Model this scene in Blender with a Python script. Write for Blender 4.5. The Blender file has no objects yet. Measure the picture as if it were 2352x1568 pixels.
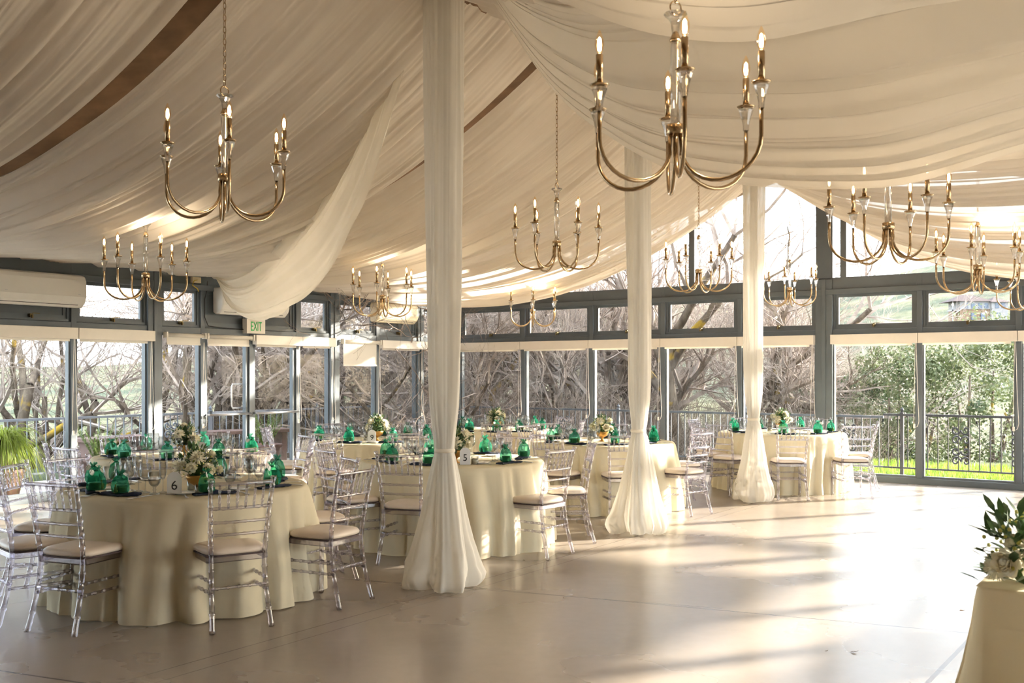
import bpy, math, random
from mathutils import Vector, Matrix, noise as mnoise
C = bpy.context.scene
col = C.collection
R = math.radians
PI = math.pi

# ---------------------------------------------------------------- camera, sky, sun, exposure
CAMH = 1.56
FPX = 2287.0          # 35 mm lens on a 36 mm sensor, 2352 px wide
HOR = 857.0           # horizon row of the photograph
cd = bpy.data.cameras.new('camera'); cam = bpy.data.objects.new('camera', cd); col.objects.link(cam)
cd.lens = 35.0; cd.sensor_width = 36.0; cd.shift_y = 73.0/2352.0; cd.clip_end = 2000; cd.clip_start = 0.05
cam.location = (0, 0, CAMH); cam.rotation_euler = (R(90), 0, 0)
cd.dof.use_dof = True; cd.dof.focus_distance = 9.5; cd.dof.aperture_fstop = 5.0
C.camera = cam

w = bpy.data.worlds.new('sky'); C.world = w; w.use_nodes = True
nt = w.node_tree; nt.nodes.clear()
sky = nt.nodes.new('ShaderNodeTexSky'); sky.sky_type = 'NISHITA'; sky.sun_disc = False
sky.sun_elevation = R(17); sky.sun_rotation = R(70); sky.air_density = 1.0; sky.dust_density = 2.0; sky.ozone_density = 1.0
mixs = nt.nodes.new('ShaderNodeMix'); mixs.data_type = 'RGBA'; mixs.inputs[0].default_value = 0.80
mixs.inputs[7].default_value = (0.86, 0.93, 1.0, 1)
sc_ = nt.nodes.new('ShaderNodeVectorMath'); sc_.operation = 'SCALE'; sc_.inputs[3].default_value = 0.30
bg = nt.nodes.new('ShaderNodeBackground'); bg.inputs[1].default_value = 3.4
ow = nt.nodes.new('ShaderNodeOutputWorld')
nt.links.new(sky.outputs[0], sc_.inputs[0]); nt.links.new(sc_.outputs[0], mixs.inputs[6])
nt.links.new(mixs.outputs[2], bg.inputs[0]); nt.links.new(bg.outputs[0], ow.inputs[0])

SUN_EL = R(16.5)
sd = bpy.data.lights.new('sun', 'SUN'); sd.energy = 14.0; sd.angle = R(1.2); sd.color = (1.0, 0.90, 0.76)
sun = bpy.data.objects.new('sun', sd); col.objects.link(sun)
_to = Vector((0.936*math.cos(SUN_EL), 0.35*math.cos(SUN_EL), math.sin(SUN_EL)))
sun.rotation_euler = (-_to).to_track_quat('-Z', 'Y').to_euler(); sun.location = (30, 20, 20)

vs = C.view_settings
C.display_settings.display_device = 'sRGB'
vs.view_transform = 'Standard'; vs.look = 'None'; vs.gamma = 1.0; vs.use_curve_mapping = False
vs.exposure = 1.22
C.cycles.max_bounces = 7; C.cycles.diffuse_bounces = 4; C.cycles.glossy_bounces = 3
C.cycles.transmission_bounces = 5; C.cycles.transparent_max_bounces = 16
C.cycles.use_adaptive_sampling = True; C.cycles.adaptive_threshold = 0.12; C.cycles.adaptive_min_samples = 10
C.cycles.caustics_reflective = False; C.cycles.caustics_refractive = False
C.cycles.sample_clamp_indirect = 6.0

# ---------------------------------------------------------------- building frame: s along the ridge, t across it
C1 = (-0.49, 7.24)
D_ = (0.5736, 0.8192); N_ = (0.8192, -0.5736)
def W(s, t, z=0.0):
    return Vector((C1[0]+s*D_[0]+t*N_[0], C1[1]+s*D_[1]+t*N_[1], z))
ANG = math.atan2(D_[1], D_[0])
def s_at(px, t):
    u = (px-1176)/FPX; bx = C1[0]+t*N_[0]; by = C1[1]+t*N_[1]
    return (u*by-bx)/(D_[0]-u*D_[1])
def t_at(px, s):
    u = (px-1176)/FPX; bx = C1[0]+s*D_[0]; by = C1[1]+s*D_[1]
    return (u*by-bx)/(N_[0]-u*N_[1])
def z_at(py, Y): return CAMH+(HOR-py)*Y/FPX
def fp(px, py, z=0.0):
    Y = FPX*(CAMH-z)/(py-HOR); return Vector(((px-1176)/FPX*Y, Y, z))
def at(px, py, Y): return Vector(((px-1176)/FPX*Y, Y, z_at(py, Y)))

# ---------------------------------------------------------------- mesh helper
class MB:
    def __init__(s): s.v = []; s.f = []
    def add(s, vs_, fs):
        o = len(s.v); s.v.extend(vs_); s.f.extend([tuple(i+o for i in f) for f in fs]); return s
    def box(s, c, size, ax=None):
        hx, hy, hz = size[0]/2, size[1]/2, size[2]/2
        if ax is None: ax = (Vector((1,0,0)), Vector((0,1,0)), Vector((0,0,1)))
        c = Vector(c); P = []
        for z in (-hz, hz):
            for x, y in ((-hx,-hy),(hx,-hy),(hx,hy),(-hx,hy)):
                P.append(c+ax[0]*x+ax[1]*y+ax[2]*z)
        return s.add(P, [(3,2,1,0),(4,5,6,7),(0,1,5,4),(1,2,6,5),(2,3,7,6),(3,0,4,7)])
    def bst(s, s0, s1, t0, t1, z0, z1):
        return s.box(W((s0+s1)/2, (t0+t1)/2, (z0+z1)/2), (abs(s1-s0), abs(t1-t0), abs(z1-z0)),
                     (Vector((D_[0],D_[1],0)), Vector((N_[0],N_[1],0)), Vector((0,0,1))))
    def tube(s, path, radii, n=8, cap=True, closed=False):
        m = len(path)
        if not hasattr(radii, '__len__'): radii = [radii]*m
        P = []; prev = None
        for i in range(m):
            if closed: a = path[i-1]; b = path[(i+1) % m]
            else: a = path[max(i-1,0)]; b = path[min(i+1,m-1)]
            t = (b-a)
            t = t.normalized() if t.length > 1e-9 else Vector((0,0,1))
            if prev is None:
                u = t.orthogonal().normalized()
            else:
                u = prev-t*prev.dot(t)
                u = u.normalized() if u.length > 1e-6 else t.orthogonal().normalized()
            prev = u; v = t.cross(u); r = radii[i]; p = path[i]
            for k in range(n):
                a_ = 2*PI*k/n; P.append(p+u*(r*math.cos(a_))+v*(r*math.sin(a_)))
        F = []
        for i in range(m if closed else m-1):
            j = (i+1) % m
            for k in range(n):
                k2 = (k+1) % n; F.append((i*n+k, i*n+k2, j*n+k2, j*n+k))
        if cap and not closed:
            F.append(tuple(range(n-1,-1,-1))); F.append(tuple(range((m-1)*n, m*n)))
        return s.add(P, F)
    def lathe(s, prof, n=16, c=(0,0,0), cap=False):
        c = Vector(c); P = []; F = []
        for r, z in prof:
            for k in range(n):
                a = 2*PI*k/n; P.append(c+Vector((r*math.cos(a), r*math.sin(a), z)))
        for i in range(len(prof)-1):
            for k in range(n):
                k2 = (k+1) % n; F.append((i*n+k, i*n+k2, (i+1)*n+k2, (i+1)*n+k))
        if cap: F.append(tuple(range(n-1,-1,-1))); F.append(tuple(range((len(prof)-1)*n, len(prof)*n)))
        return s.add(P, F)
    def ell(s, c, r, n=10, m=7, M=None):
        P = []; F = []; c = Vector(c)
        for i in range(m+1):
            th = PI*i/m
            for k in range(n):
                a = 2*PI*k/n
                q = Vector((r[0]*math.sin(th)*math.cos(a), r[1]*math.sin(th)*math.sin(a), -r[2]*math.cos(th)))
                if M: q = M @ q
                P.append(c+q)
        for i in range(m):
            for k in range(n):
                k2 = (k+1) % n; F.append((i*n+k, i*n+k2, (i+1)*n+k2, (i+1)*n+k))
        return s.add(P, F)
    def grid(s, pts):
        nu = len(pts); nv = len(pts[0]); P = [p for row in pts for p in row]
        return s.add(P, [(i*nv+j, i*nv+j+1, (i+1)*nv+j+1, (i+1)*nv+j) for i in range(nu-1) for j in range(nv-1)])
    def poly(s, pts): return s.add([Vector(p) for p in pts], [tuple(range(len(pts)))])
    def build(s, name, m, parent=None, smooth=False, loc=None, solid=0, bevel=0):
        me = bpy.data.meshes.new(name); me.from_pydata([tuple(v) for v in s.v], [], s.f)
        me.materials.append(m)
        if smooth: me.polygons.foreach_set('use_smooth', [True]*len(me.polygons))
        me.update()
        o = bpy.data.objects.new(name, me); col.objects.link(o)
        if parent: o.parent = parent
        if loc: o.location = loc
        if bevel:
            b = o.modifiers.new('bevel', 'BEVEL'); b.width = bevel; b.segments = 2; b.limit_method = 'ANGLE'
        if solid:
            k = o.modifiers.new('thickness', 'SOLIDIFY'); k.thickness = solid; k.offset = 0
        return o
def tag(o, label=None, cat=None, group=None, kind=None):
    if label: o['label'] = label
    if cat: o['category'] = cat
    if group: o['group'] = group
    if kind: o['kind'] = kind
    return o
def thing(name, label, cat, loc=(0,0,0), rz=0, group=None):
    o = bpy.data.objects.new(name, None); col.objects.link(o); o.location = loc; o.rotation_euler = (0,0,rz)
    o.empty_display_size = 0.1
    return tag(o, label, cat, group)
def copy_tree(o, parent=None):
    c = o.copy(); col.objects.link(c)
    if parent: c.parent = parent
    for ch in list(o.children): copy_tree(ch, c)
    return c
def place(proto, used, loc, rz, label, group=None, sc=1.0):
    o = proto if not used[0] else copy_tree(proto)
    used[0] = True
    o.location = loc; o.rotation_euler = (0,0,rz); o.scale = (sc,sc,sc)
    o['label'] = label
    if group: o['group'] = group
    return o

# ---------------------------------------------------------------- materials
def base_mat(name):
    m = bpy.data.materials.new(name); m.use_nodes = True; t = m.node_tree
    return m, t, t.nodes['Principled BSDF']
def ramp_noise(t, scale, c1, c2, detail=3, coord='Object', stretch=None, lo=0.35, hi=0.65):
    tc = t.nodes.new('ShaderNodeTexCoord'); no = t.nodes.new('ShaderNodeTexNoise')
    no.inputs['Scale'].default_value = scale; no.inputs['Detail'].default_value = detail
    src = tc.outputs[coord]
    if stretch:
        mp = t.nodes.new('ShaderNodeMapping'); mp.inputs['Scale'].default_value = stretch
        t.links.new(src, mp.inputs[0]); src = mp.outputs[0]
    t.links.new(src, no.inputs['Vector'])
    cr = t.nodes.new('ShaderNodeValToRGB'); cr.color_ramp.elements[0].position = lo; cr.color_ramp.elements[1].position = hi
    cr.color_ramp.elements[0].color = (*c1, 1); cr.color_ramp.elements[1].color = (*c2, 1)
    t.links.new(no.outputs[0], cr.inputs[0]); return cr, no
def mat(name, c, rough=0.5, metal=0.0, var=0.06, scale=8.0, bump=0.0, spec=0.5, trans=0.0, ior=1.45):
    m, t, p = base_mat(name)
    c2 = tuple(max(0, x*(1-var)) for x in c)
    cr, no = ramp_noise(t, scale, c2, c)
    t.links.new(cr.outputs[0], p.inputs['Base Color'])
    p.inputs['Roughness'].default_value = rough; p.inputs['Metallic'].default_value = metal
    p.inputs['Specular IOR Level'].default_value = spec
    p.inputs['Transmission Weight'].default_value = trans; p.inputs['IOR'].default_value = ior
    if bump:
        b = t.nodes.new('ShaderNodeBump'); b.inputs['Strength'].default_value = bump
        t.links.new(no.outputs[0], b.inputs['Height']); t.links.new(b.outputs[0], p.inputs['Normal'])
    return m
def cloth_mat(name, c, translucent=0.3, clear=0.0, weave=900, sheen=0.0):
    m = bpy.data.materials.new(name); m.use_nodes = True; t = m.node_tree; t.nodes.clear()
    cr, no = ramp_noise(t, 1.2, tuple(x*0.95 for x in c), c, detail=2)
    tc = t.nodes.new('ShaderNodeTexCoord'); wv = t.nodes.new('ShaderNodeTexNoise'); wv.inputs['Scale'].default_value = weave
    t.links.new(tc.outputs['Object'], wv.inputs['Vector'])
    b = t.nodes.new('ShaderNodeBump'); b.inputs['Strength'].default_value = 0.04; t.links.new(wv.outputs[0], b.inputs['Height'])
    d = t.nodes.new('ShaderNodeBsdfDiffuse'); tr = t.nodes.new('ShaderNodeBsdfTranslucent'); mx = t.nodes.new('ShaderNodeMixShader')
    t.links.new(cr.outputs[0], d.inputs[0]); t.links.new(cr.outputs[0], tr.inputs[0]); t.links.new(b.outputs[0], d.inputs['Normal'])
    mx.inputs[0].default_value = translucent
    t.links.new(d.outputs[0], mx.inputs[1]); t.links.new(tr.outputs[0], mx.inputs[2])
    out = t.nodes.new('ShaderNodeOutputMaterial'); last = mx.outputs[0]
    if clear:
        tp = t.nodes.new('ShaderNodeBsdfTransparent'); m2 = t.nodes.new('ShaderNodeMixShader')
        m2.inputs[0].default_value = clear; t.links.new(last, m2.inputs[1]); t.links.new(tp.outputs[0], m2.inputs[2]); last = m2.outputs[0]
    t.links.new(last, out.inputs[0]); return m
def clear_mat(name, tint=(0.97,0.97,0.97), refl=1.45, rough=0.02, glass=0.0, gior=1.3, edge=None, gl=(1,1,1)):
    """clear sheet or rod: light passes, the surface mirrors by its Fresnel term"""
    m = bpy.data.materials.new(name); m.use_nodes = True; t = m.node_tree; t.nodes.clear()
    out = t.nodes.new('ShaderNodeOutputMaterial')
    tp = t.nodes.new('ShaderNodeBsdfTransparent'); tp.inputs[0].default_value = (*tint, 1)
    last = tp.outputs[0]
    if edge:
        lw = t.nodes.new('ShaderNodeLayerWeight'); lw.inputs[0].default_value = 0.35
        mc = t.nodes.new('ShaderNodeMix'); mc.data_type = 'RGBA'; t.links.new(lw.outputs['Facing'], mc.inputs[0])
        mc.inputs[6].default_value = (*tint, 1); mc.inputs[7].default_value = (*edge, 1)
        t.links.new(mc.outputs[2], tp.inputs[0])
    if glass:
        g = t.nodes.new('ShaderNodeBsdfGlass'); g.inputs['Roughness'].default_value = 0.0; g.inputs['IOR'].default_value = gior
        g.inputs[0].default_value = (*tint, 1)
        m1 = t.nodes.new('ShaderNodeMixShader'); m1.inputs[0].default_value = glass
        t.links.new(last, m1.inputs[1]); t.links.new(g.outputs[0], m1.inputs[2]); last = m1.outputs[0]
    gs = t.nodes.new('ShaderNodeBsdfGlossy'); gs.inputs['Roughness'].default_value = rough; gs.inputs[0].default_value = (*gl, 1)
    f0 = ((refl-1)/(refl+1))**2
    lf = t.nodes.new('ShaderNodeLayerWeight'); lf.inputs[0].default_value = 0.5
    pw = t.nodes.new('ShaderNodeMath'); pw.operation = 'POWER'; pw.inputs[1].default_value = 5.0; t.links.new(lf.outputs['Facing'], pw.inputs[0])
    fr = t.nodes.new('ShaderNodeMapRange'); fr.inputs[3].default_value = f0; fr.inputs[4].default_value = 1.0; t.links.new(pw.outputs[0], fr.inputs[0])
    m2 = t.nodes.new('ShaderNodeMixShader'); t.links.new(fr.outputs[0], m2.inputs[0])
    t.links.new(last, m2.inputs[1]); t.links.new(gs.outputs[0], m2.inputs[2]); t.links.new(m2.outputs[0], out.inputs[0])
    return m
def glow_mat(name, c, strength):
    m = bpy.data.materials.new(name); m.use_nodes = True; t = m.node_tree; t.nodes.clear()
    e = t.nodes.new('ShaderNodeEmission'); e.inputs[0].default_value = (*c, 1); e.inputs[1].default_value = strength
    o = t.nodes.new('ShaderNodeOutputMaterial'); t.links.new(e.outputs[0], o.inputs[0]); return m
def leaf_mat(name, c1, c2, tr=0.35, scale=3.0):
    m = bpy.data.materials.new(name); m.use_nodes = True; t = m.node_tree; t.nodes.clear()
    cr, no = ramp_noise(t, scale, c1, c2, detail=4)
    d = t.nodes.new('ShaderNodeBsdfPrincipled'); d.inputs['Roughness'].default_value = 0.5
    tl = t.nodes.new('ShaderNodeBsdfTranslucent'); mx = t.nodes.new('ShaderNodeMixShader'); mx.inputs[0].default_value = tr
    t.links.new(cr.outputs[0], d.inputs[0]); t.links.new(cr.outputs[0], tl.inputs[0])
    t.links.new(d.outputs[0], mx.inputs[1]); t.links.new(tl.outputs[0], mx.inputs[2])
    o = t.nodes.new('ShaderNodeOutputMaterial'); t.links.new(mx.outputs[0], o.inputs[0]); return m

M = {}
M['frame'] = mat('grey painted frame', (0.125,0.148,0.165), 0.45, var=0.12, scale=3)
M['panel'] = mat('grey painted panel', (0.11,0.128,0.142), 0.55, var=0.12, scale=2)
M['pane'] = clear_mat('window glass', (0.97,0.98,0.98), 1.15, 0.0)
M['roofwood'] = mat('brown timber roof boards', (0.36,0.22,0.13), 0.6, var=0.35, scale=4, bump=0.1)
M['backwall'] = mat('cream plaster', (0.62,0.55,0.46), 0.8)
M['drape'] = cloth_mat('ivory voile', (0.95,0.885,0.78), 0.38, 0.07)
M['swag'] = cloth_mat('ivory voile swag', (0.95,0.89,0.78), 0.38, 0.05)
M['column'] = cloth_mat('ivory chiffon', (0.90,0.86,0.78), 0.35, 0.16)
M['linen'] = cloth_mat('ivory linen', (0.77,0.70,0.53), 0.22, 0.0)
M['blind'] = cloth_mat('cream blind fabric', (0.88,0.83,0.74), 0.3, 0.0)
M['blindbox'] = mat('cream blind box', (0.84,0.78,0.69), 0.5, var=0.03)
M['acrylic'] = clear_mat('clear acrylic', (0.90,0.885,0.93), 1.75, 0.08, glass=0.25, gior=1.3, edge=(0.40,0.37,0.43))
M['glass'] = clear_mat('clear table glass', (0.95,0.955,0.96), 1.5, 0.02, edge=(0.50,0.52,0.54))
M['crystal'] = clear_mat('cut crystal', (0.93,0.92,0.90), 1.7, 0.03, glass=0.35, gior=1.35, edge=(0.55,0.52,0.48))
M['cushion'] = mat('ivory vinyl cushion', (0.74,0.64,0.54), 0.45, var=0.03, scale=5)
M['piping'] = mat('dark cushion board', (0.10,0.07,0.07), 0.6)
M['gold'] = mat('champagne gold metal', (0.50,0.36,0.21), 0.22, metal=1.0, var=0.1)
M['compote'] = mat('matte gold bowl', (0.58,0.32,0.09), 0.42, metal=0.75, var=0.1)
M['steel'] = mat('brushed steel', (0.62,0.62,0.63), 0.28, metal=1.0)
M['iron'] = mat('grey painted iron', (0.14,0.155,0.18), 0.4, metal=0.2)
M['white'] = mat('white plastic', (0.80,0.77,0.71), 0.4, var=0.02)
M['cream'] = mat('sun-tinted cream plastic', (0.78,0.68,0.48), 0.4, var=0.03)  # yellow is sunlight painted into the far air conditioner; junction box reuses it
M['dark'] = mat('dark slot', (0.05,0.045,0.04), 0.7)
M['china'] = mat('white china', (0.85,0.85,0.84), 0.2, var=0.02)
M['navy'] = mat('navy napkin cloth', (0.012,0.02,0.05), 0.8, var=0.3, scale=30)
M['organza'] = None
M['candle'] = mat('ivory wax', (0.85,0.76,0.55), 0.5, var=0.03)
M['card'] = mat('white card', (0.80,0.80,0.82), 0.4, var=0.02)
M['ink'] = mat('black ink', (0.02,0.02,0.025), 0.6)
M['petal'] = leaf_mat('ivory petals', (0.82,0.76,0.55), (0.88,0.85,0.74), 0.25, 30)
M['petaly'] = leaf_mat('yellow green buds', (0.62,0.62,0.12), (0.80,0.75,0.30), 0.25, 30)
M['leaf'] = leaf_mat('dark green leaves', (0.03,0.075,0.025), (0.09,0.16,0.05), 0.2, 20)
M['leafg'] = leaf_mat('eucalyptus leaves', (0.10,0.17,0.08), (0.24,0.32,0.22), 0.2, 20)
M['jar'] = mat('dark olive tin', (0.10,0.10,0.035), 0.4, var=0.4, scale=40)
M['amber'] = mat('amber glass bottle', (0.55,0.20,0.03), 0.2, var=0.4, scale=30)
M['bulb'] = glow_mat('lit filament', (1.0,0.72,0.40), 22.0)
M['exitg'] = mat('green exit lettering', (0.03,0.50,0.12), 0.5)
m_ = bpy.data.materials.new('green organza'); m_.use_nodes = True; t = m_.node_tree; t.nodes.clear()
d = t.nodes.new('ShaderNodeBsdfDiffuse'); tl = t.nodes.new('ShaderNodeBsdfTranslucent'); tp = t.nodes.new('ShaderNodeBsdfTransparent')
for n_ in (d, tl): n_.inputs[0].default_value = (0.04,0.34,0.22,1)
tp.inputs[0].default_value = (0.50,0.86,0.72,1)
a_ = t.nodes.new('ShaderNodeMixShader'); b_ = t.nodes.new('ShaderNodeMixShader'); lw = t.nodes.new('ShaderNodeLayerWeight'); lw.inputs[0].default_value = 0.45
a_.inputs[0].default_value = 0.5; t.links.new(d.outputs[0], a_.inputs[1]); t.links.new(tl.outputs[0], a_.inputs[2])
mr = t.nodes.new('ShaderNodeMapRange'); mr.inputs[3].default_value = 0.86; mr.inputs[4].default_value = 0.40
t.links.new(lw.outputs['Facing'], mr.inputs[0]); t.links.new(mr.outputs[0], b_.inputs[0])
t.links.new(a_.outputs[0], b_.inputs[1]); t.links.new(tp.outputs[0], b_.inputs[2])
o_ = t.nodes.new('ShaderNodeOutputMaterial'); t.links.new(b_.outputs[0], o_.inputs[0]); M['organza'] = m_

# polished concrete with saw-cut joints (each joint a straight line through two floor points)
def floor_mat():
    m, t, p = base_mat('polished concrete')
    cr, no = ramp_noise(t, 0.55, (0.27,0.225,0.18), (0.37,0.32,0.27), detail=5, lo=0.25, hi=0.75)
    cr2, no2 = ramp_noise(t, 14.0, (0.93,0.92,0.91), (1,1,1), detail=4, lo=0.1, hi=0.95)
    mul = t.nodes.new('ShaderNodeMix'); mul.data_type = 'RGBA'; mul.blend_type = 'MULTIPLY'; mul.inputs[0].default_value = 1
    t.links.new(cr.outputs[0], mul.inputs[6]); t.links.new(cr2.outputs[0], mul.inputs[7])
    last = mul.outputs[2]
    tc = t.nodes.new('ShaderNodeTexCoord'); sx = t.nodes.new('ShaderNodeSeparateXYZ'); t.links.new(tc.outputs['Object'], sx.inputs[0])
    def mth(op, a, b=None, clamp=False):
        n = t.nodes.new('ShaderNodeMath'); n.operation = op; n.use_clamp = clamp
        for i, v in enumerate((a, b)):
            if v is None: continue
            if isinstance(v, (int, float)): n.inputs[i].default_value = v
            else: t.links.new(v, n.inputs[i])
        return n.outputs[0]
    def joint(a, b, wd, colr, lo=-99, hi=99):
        nonlocal last
        dr = (b-a); dr.z = 0; dr.normalize(); nx, ny = -dr.y, dr.x; c = nx*a.x+ny*a.y
        dist = mth('ABSOLUTE', mth('SUBTRACT', mth('ADD', mth('MULTIPLY', sx.outputs[0], nx), mth('MULTIPLY', sx.outputs[1], ny)), c))
        k = mth('LESS_THAN', dist, wd)
        along = mth('ADD', mth('MULTIPLY', sx.outputs[0], dr.x), mth('MULTIPLY', sx.outputs[1], dr.y))
        k = mth('MULTIPLY', k, mth('MULTIPLY', mth('GREATER_THAN', along, lo), mth('LESS_THAN', along, hi)))
        mx = t.nodes.new('ShaderNodeMix'); mx.data_type = 'RGBA'; t.links.new(k, mx.inputs[0]); t.links.new(last, mx.inputs[6])
        mx.inputs[7].default_value = (*colr, 1); last = mx.outputs[2]
    dk = (0.06,0.045,0.04)
    joint(fp(1100,1350), fp(2210,1452), 0.006, dk, lo=-3.05)
    joint(fp(1530,1225), fp(2290,1270), 0.006, dk, lo=-2.2)
    joint(fp(0,1540), fp(190,1568), 0.007, dk, hi=-0.3)
    joint(fp(700,1322), fp(930,1340), 0.005, (0.12,0.09,0.07), hi=-0.9)
    joint(W(0,0.05), W(6,0.05), 0.004, (0.16,0.13,0.10)); joint(W(0,0.20), W(6,0.20), 0.004, (0.20,0.16,0.13))
    joint(fp(2130,1568), fp(2210,1485), 0.013, (0.10,0.06,0.045), lo=-99, hi=7.2)
    t.links.new(last, p.inputs['Base Color'])
    rr = t.nodes.new('ShaderNodeMapRange'); rr.inputs[3].default_value = 0.17; rr.inputs[4].default_value = 0.36
    t.links.new(no.outputs[0], rr.inputs[0]); t.links.new(rr.outputs[0], p.inputs['Roughness'])
    p.inputs['Specular IOR Level'].default_value = 0.42
    b = t.nodes.new('ShaderNodeBump'); b.inputs['Strength'].default_value = 0.02; t.links.new(no2.outputs[0], b.inputs['Height']); t.links.new(b.outputs[0], p.inputs['Normal'])
    return m
M['floor'] = floor_mat()

# ---------------------------------------------------------------- building shell
TL, TR, SG, SB = -7.05, 7.05, 9.09, -9.0
def stru(o, label): return tag(o, label, 'structure', kind='structure')
stru(MB().poly([W(SB,TL-.15), W(SB,TR+.15), W(SG+.15,TR+.15), W(SG+.15,TL-.15)]).build('floor', M['floor']), 'polished concrete floor with dark saw cut joints')
ZR, ZE = 4.95, 3.02
def roofz(t): return ZR-(ZR-ZE)*abs(t)/7.4
m = MB()
for sg in (-1, 1):
    a, b = (SB-.3, SG+.9)
    for dz in (0, 0.14):
        m.poly([W(a,0,ZR+dz), W(b,0,ZR+dz), W(b,sg*7.7,roofz(7.7)+dz), W(a,sg*7.7,roofz(7.7)+dz)])
    m.poly([W(b,0,ZR), W(b,0,ZR+.14), W(b,sg*7.7,roofz(7.7)+.14), W(b,sg*7.7,roofz(7.7))])
    m.poly([W(a,sg*7.7,roofz(7.7)), W(b,sg*7.7,roofz(7.7)), W(b,sg*7.7,roofz(7.7)+.14), W(a,sg*7.7,roofz(7.7)+.14)])
stru(m.build('ceiling', M['roofwood']), 'brown timber roof above the ceiling drapes')
stru(MB().bst(SB-.12, SB, TL-.15, TR+.15, 0, 4.9).build('wall_back', M['backwall']), 'cream wall behind the camera')

ZH, ZR1, ZT0, ZT1, ZB = 2.10, 2.20, 2.27, 2.68, 2.97   # door head, transom rail, transom glass, beam top
def run(side, cuts, thick, fixed, lo, hi, solid=(), doors=(), skip_post=()):
    """one glazed wall. side: ('t',value,sign) wall at t=value or ('s',value)"""
    ax, v, sgn = side
    def bx(mb, a0, a1, d0, d1, z0, z1):   # a along the wall, d outward depth
        if ax == 't': mb.bst(a0, a1, v+sgn*d0, v+sgn*d1, z0, z1)
        else: mb.bst(v+sgn*d0, v+sgn*d1, a0, a1, z0, z1)
    return bx
wn = [0]; dn = [0]; tn = [0]
LW = [-9.0,-7.6,-6.2,-4.8,-3.4,-2.0,-0.85,0.30,1.39,2.55,3.336,4.2,5.118,5.908,6.937,8.05,9.09]
GW = [-7.05,-5.52,-4.11,-2.754,-1.44,-0.12,1.22,2.476,3.8,5.1,6.2,7.05]
RW = [-2.0+1.386*i for i in range(9)]
stru(MB().bst(SB-.12, -2.0, TR, TR+.12, 0, 3.02).build('wall_right_rear', M['backwall']), 'cream solid wall right of the camera')
def glazed(name, ax, v, sgn, cuts, thick, solid, doors, words):
    def bx(mb, a0, a1, d0, d1, z0, z1):
        if ax == 't': return mb.bst(a0, a1, v+sgn*d0, v+sgn*d1, z0, z1)
        return mb.bst(v+sgn*d0, v+sgn*d1, a0, a1, z0, z1)
    a, b = cuts[0]-(.16 if ax == 's' else 0), cuts[-1]+.16
    m = MB(); bx(m, a, b, 0, .14, ZH, ZR1); bx(m, a, b, 0, .14, 2.76, ZB); bx(m, a, b, -.03, 0, 2.72, 2.80); bx(m, a, b, -.02, .16, -.06, .085)
    stru(m.build('wall_'+name, M['frame'], bevel=.006), 'grey rails, beam and sill of the %s glazed wall' % words)
    for i, c in enumerate(cuts):
        wd = thick.get(i, .075); m = MB()
        bx(m, c-wd/2, c+wd/2, -.02 if wd > .1 else -.004, .13, .0, ZB-.02)
        if wd > .1:
            bx(m, c-wd*.12, c+wd*.12, -.035, -.01, 0, ZB-.02)
        tn[0] += 1
        stru(m.build('trim_%d' % tn[0], M['frame'], bevel=.005), 'grey upright %d of the %s glazed wall' % (i+1, words))
    for i in range(len(cuts)-1):
        h0, h1 = thick.get(i, .075)/2, thick.get(i+1, .075)/2
        x0, x1 = cuts[i]+h0, cuts[i+1]-h1
        isdoor = i in doors
        if isdoor: dn[0] += 1; nm = 'door_%d' % dn[0]
        else: wn[0] += 1; nm = 'window_%d' % wn[0]
        f = .05 if isdoor else .022
        m = MB()
        bx(m, x0, x0+f, .02, .09, .085, ZH); bx(m, x1-f, x1, .02, .09, .085, ZH); bx(m, x0+f, x1-f, .02, .09, .085, .085+f*1.3); bx(m, x0+f, x1-f, .02, .09, ZH-f, ZH)
        wo = stru(m.build(nm, M['frame']), ('glass exit door %d' if isdoor else 'tall glass panel %d')% (i+1)+' of the %s glazed wall' % words)
        p = MB(); bx(p, x0+f, x1-f, .052, .058, .085+f*1.3, ZH-f); p.build('pane', M['pane'], wo)
        if isdoor:
            hb = MB()
            A = (lambda q, dd, z: W(q, v+sgn*dd, z))
            hb.tube([A(x0+.02,-.07,.97), A(x1-.02,-.07,.97)], .018, 10)
            for q in (x0+.03, x1-.03): hb.tube([A(q,-.07,.97), A(q,.03,.97)], .015, 8)
            hb.build('push_bar', M['steel'], wo, True)
            q = x1-.10 if i == doors[0] else x0+.10
            if i == doors[0]:
                hh = MB(); hh.tube([A(q+.03,.09,1.05), A(q-.09,.14,1.05), A(q-.11,.14,1.09), A(q-.11,.14,1.36), A(q-.09,.14,1.40), A(q+.03,.09,1.40)], .012, 8)
                hh.build('door_handle', M['steel'], wo, True)
        # transom
        m = MB(); zz0, zz1 = ZR1+.005, 2.755
        for (ff, e0, e1) in ((.035, .03, .11), (.075, .05, .09)):
            bx(m, x0, x0+ff, e0, e1, zz0, zz1); bx(m, x1-ff, x1, e0, e1, zz0, zz1); bx(m, x0+ff, x1-ff, e0, e1, zz0, zz0+ff); bx(m, x0+ff, x1-ff, e0, e1, zz1-ff, zz1)
        wn[0] += 1
        to = stru(m.build('window_%d' % wn[0], M['frame']), ('blanked grey transom %d' if i in solid else 'small transom window %d')% (i+1)+' of the %s glazed wall' % words)
        p = MB(); bx(p, x0+.07, x1-.07, .066, .078 if i in solid else .072, zz0+.07, zz1-.07)
        p.build('panel' if i in solid else 'pane', M['panel'] if i in solid else M['pane'], to)
        if not isdoor:
            c = (x0+x1)/2; l = MB(); bx(l, c-.018, c+.018, -.005, .05, zz0+.03, zz0+.075); bx(l, c-.005, c+.008, -.03, .0, zz0+.02, zz0+.06); bx(l, c, c+.09, -.03, -.02, zz0+.075, zz0+.083)
            l.build('latch', M['latch'], to)
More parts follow.
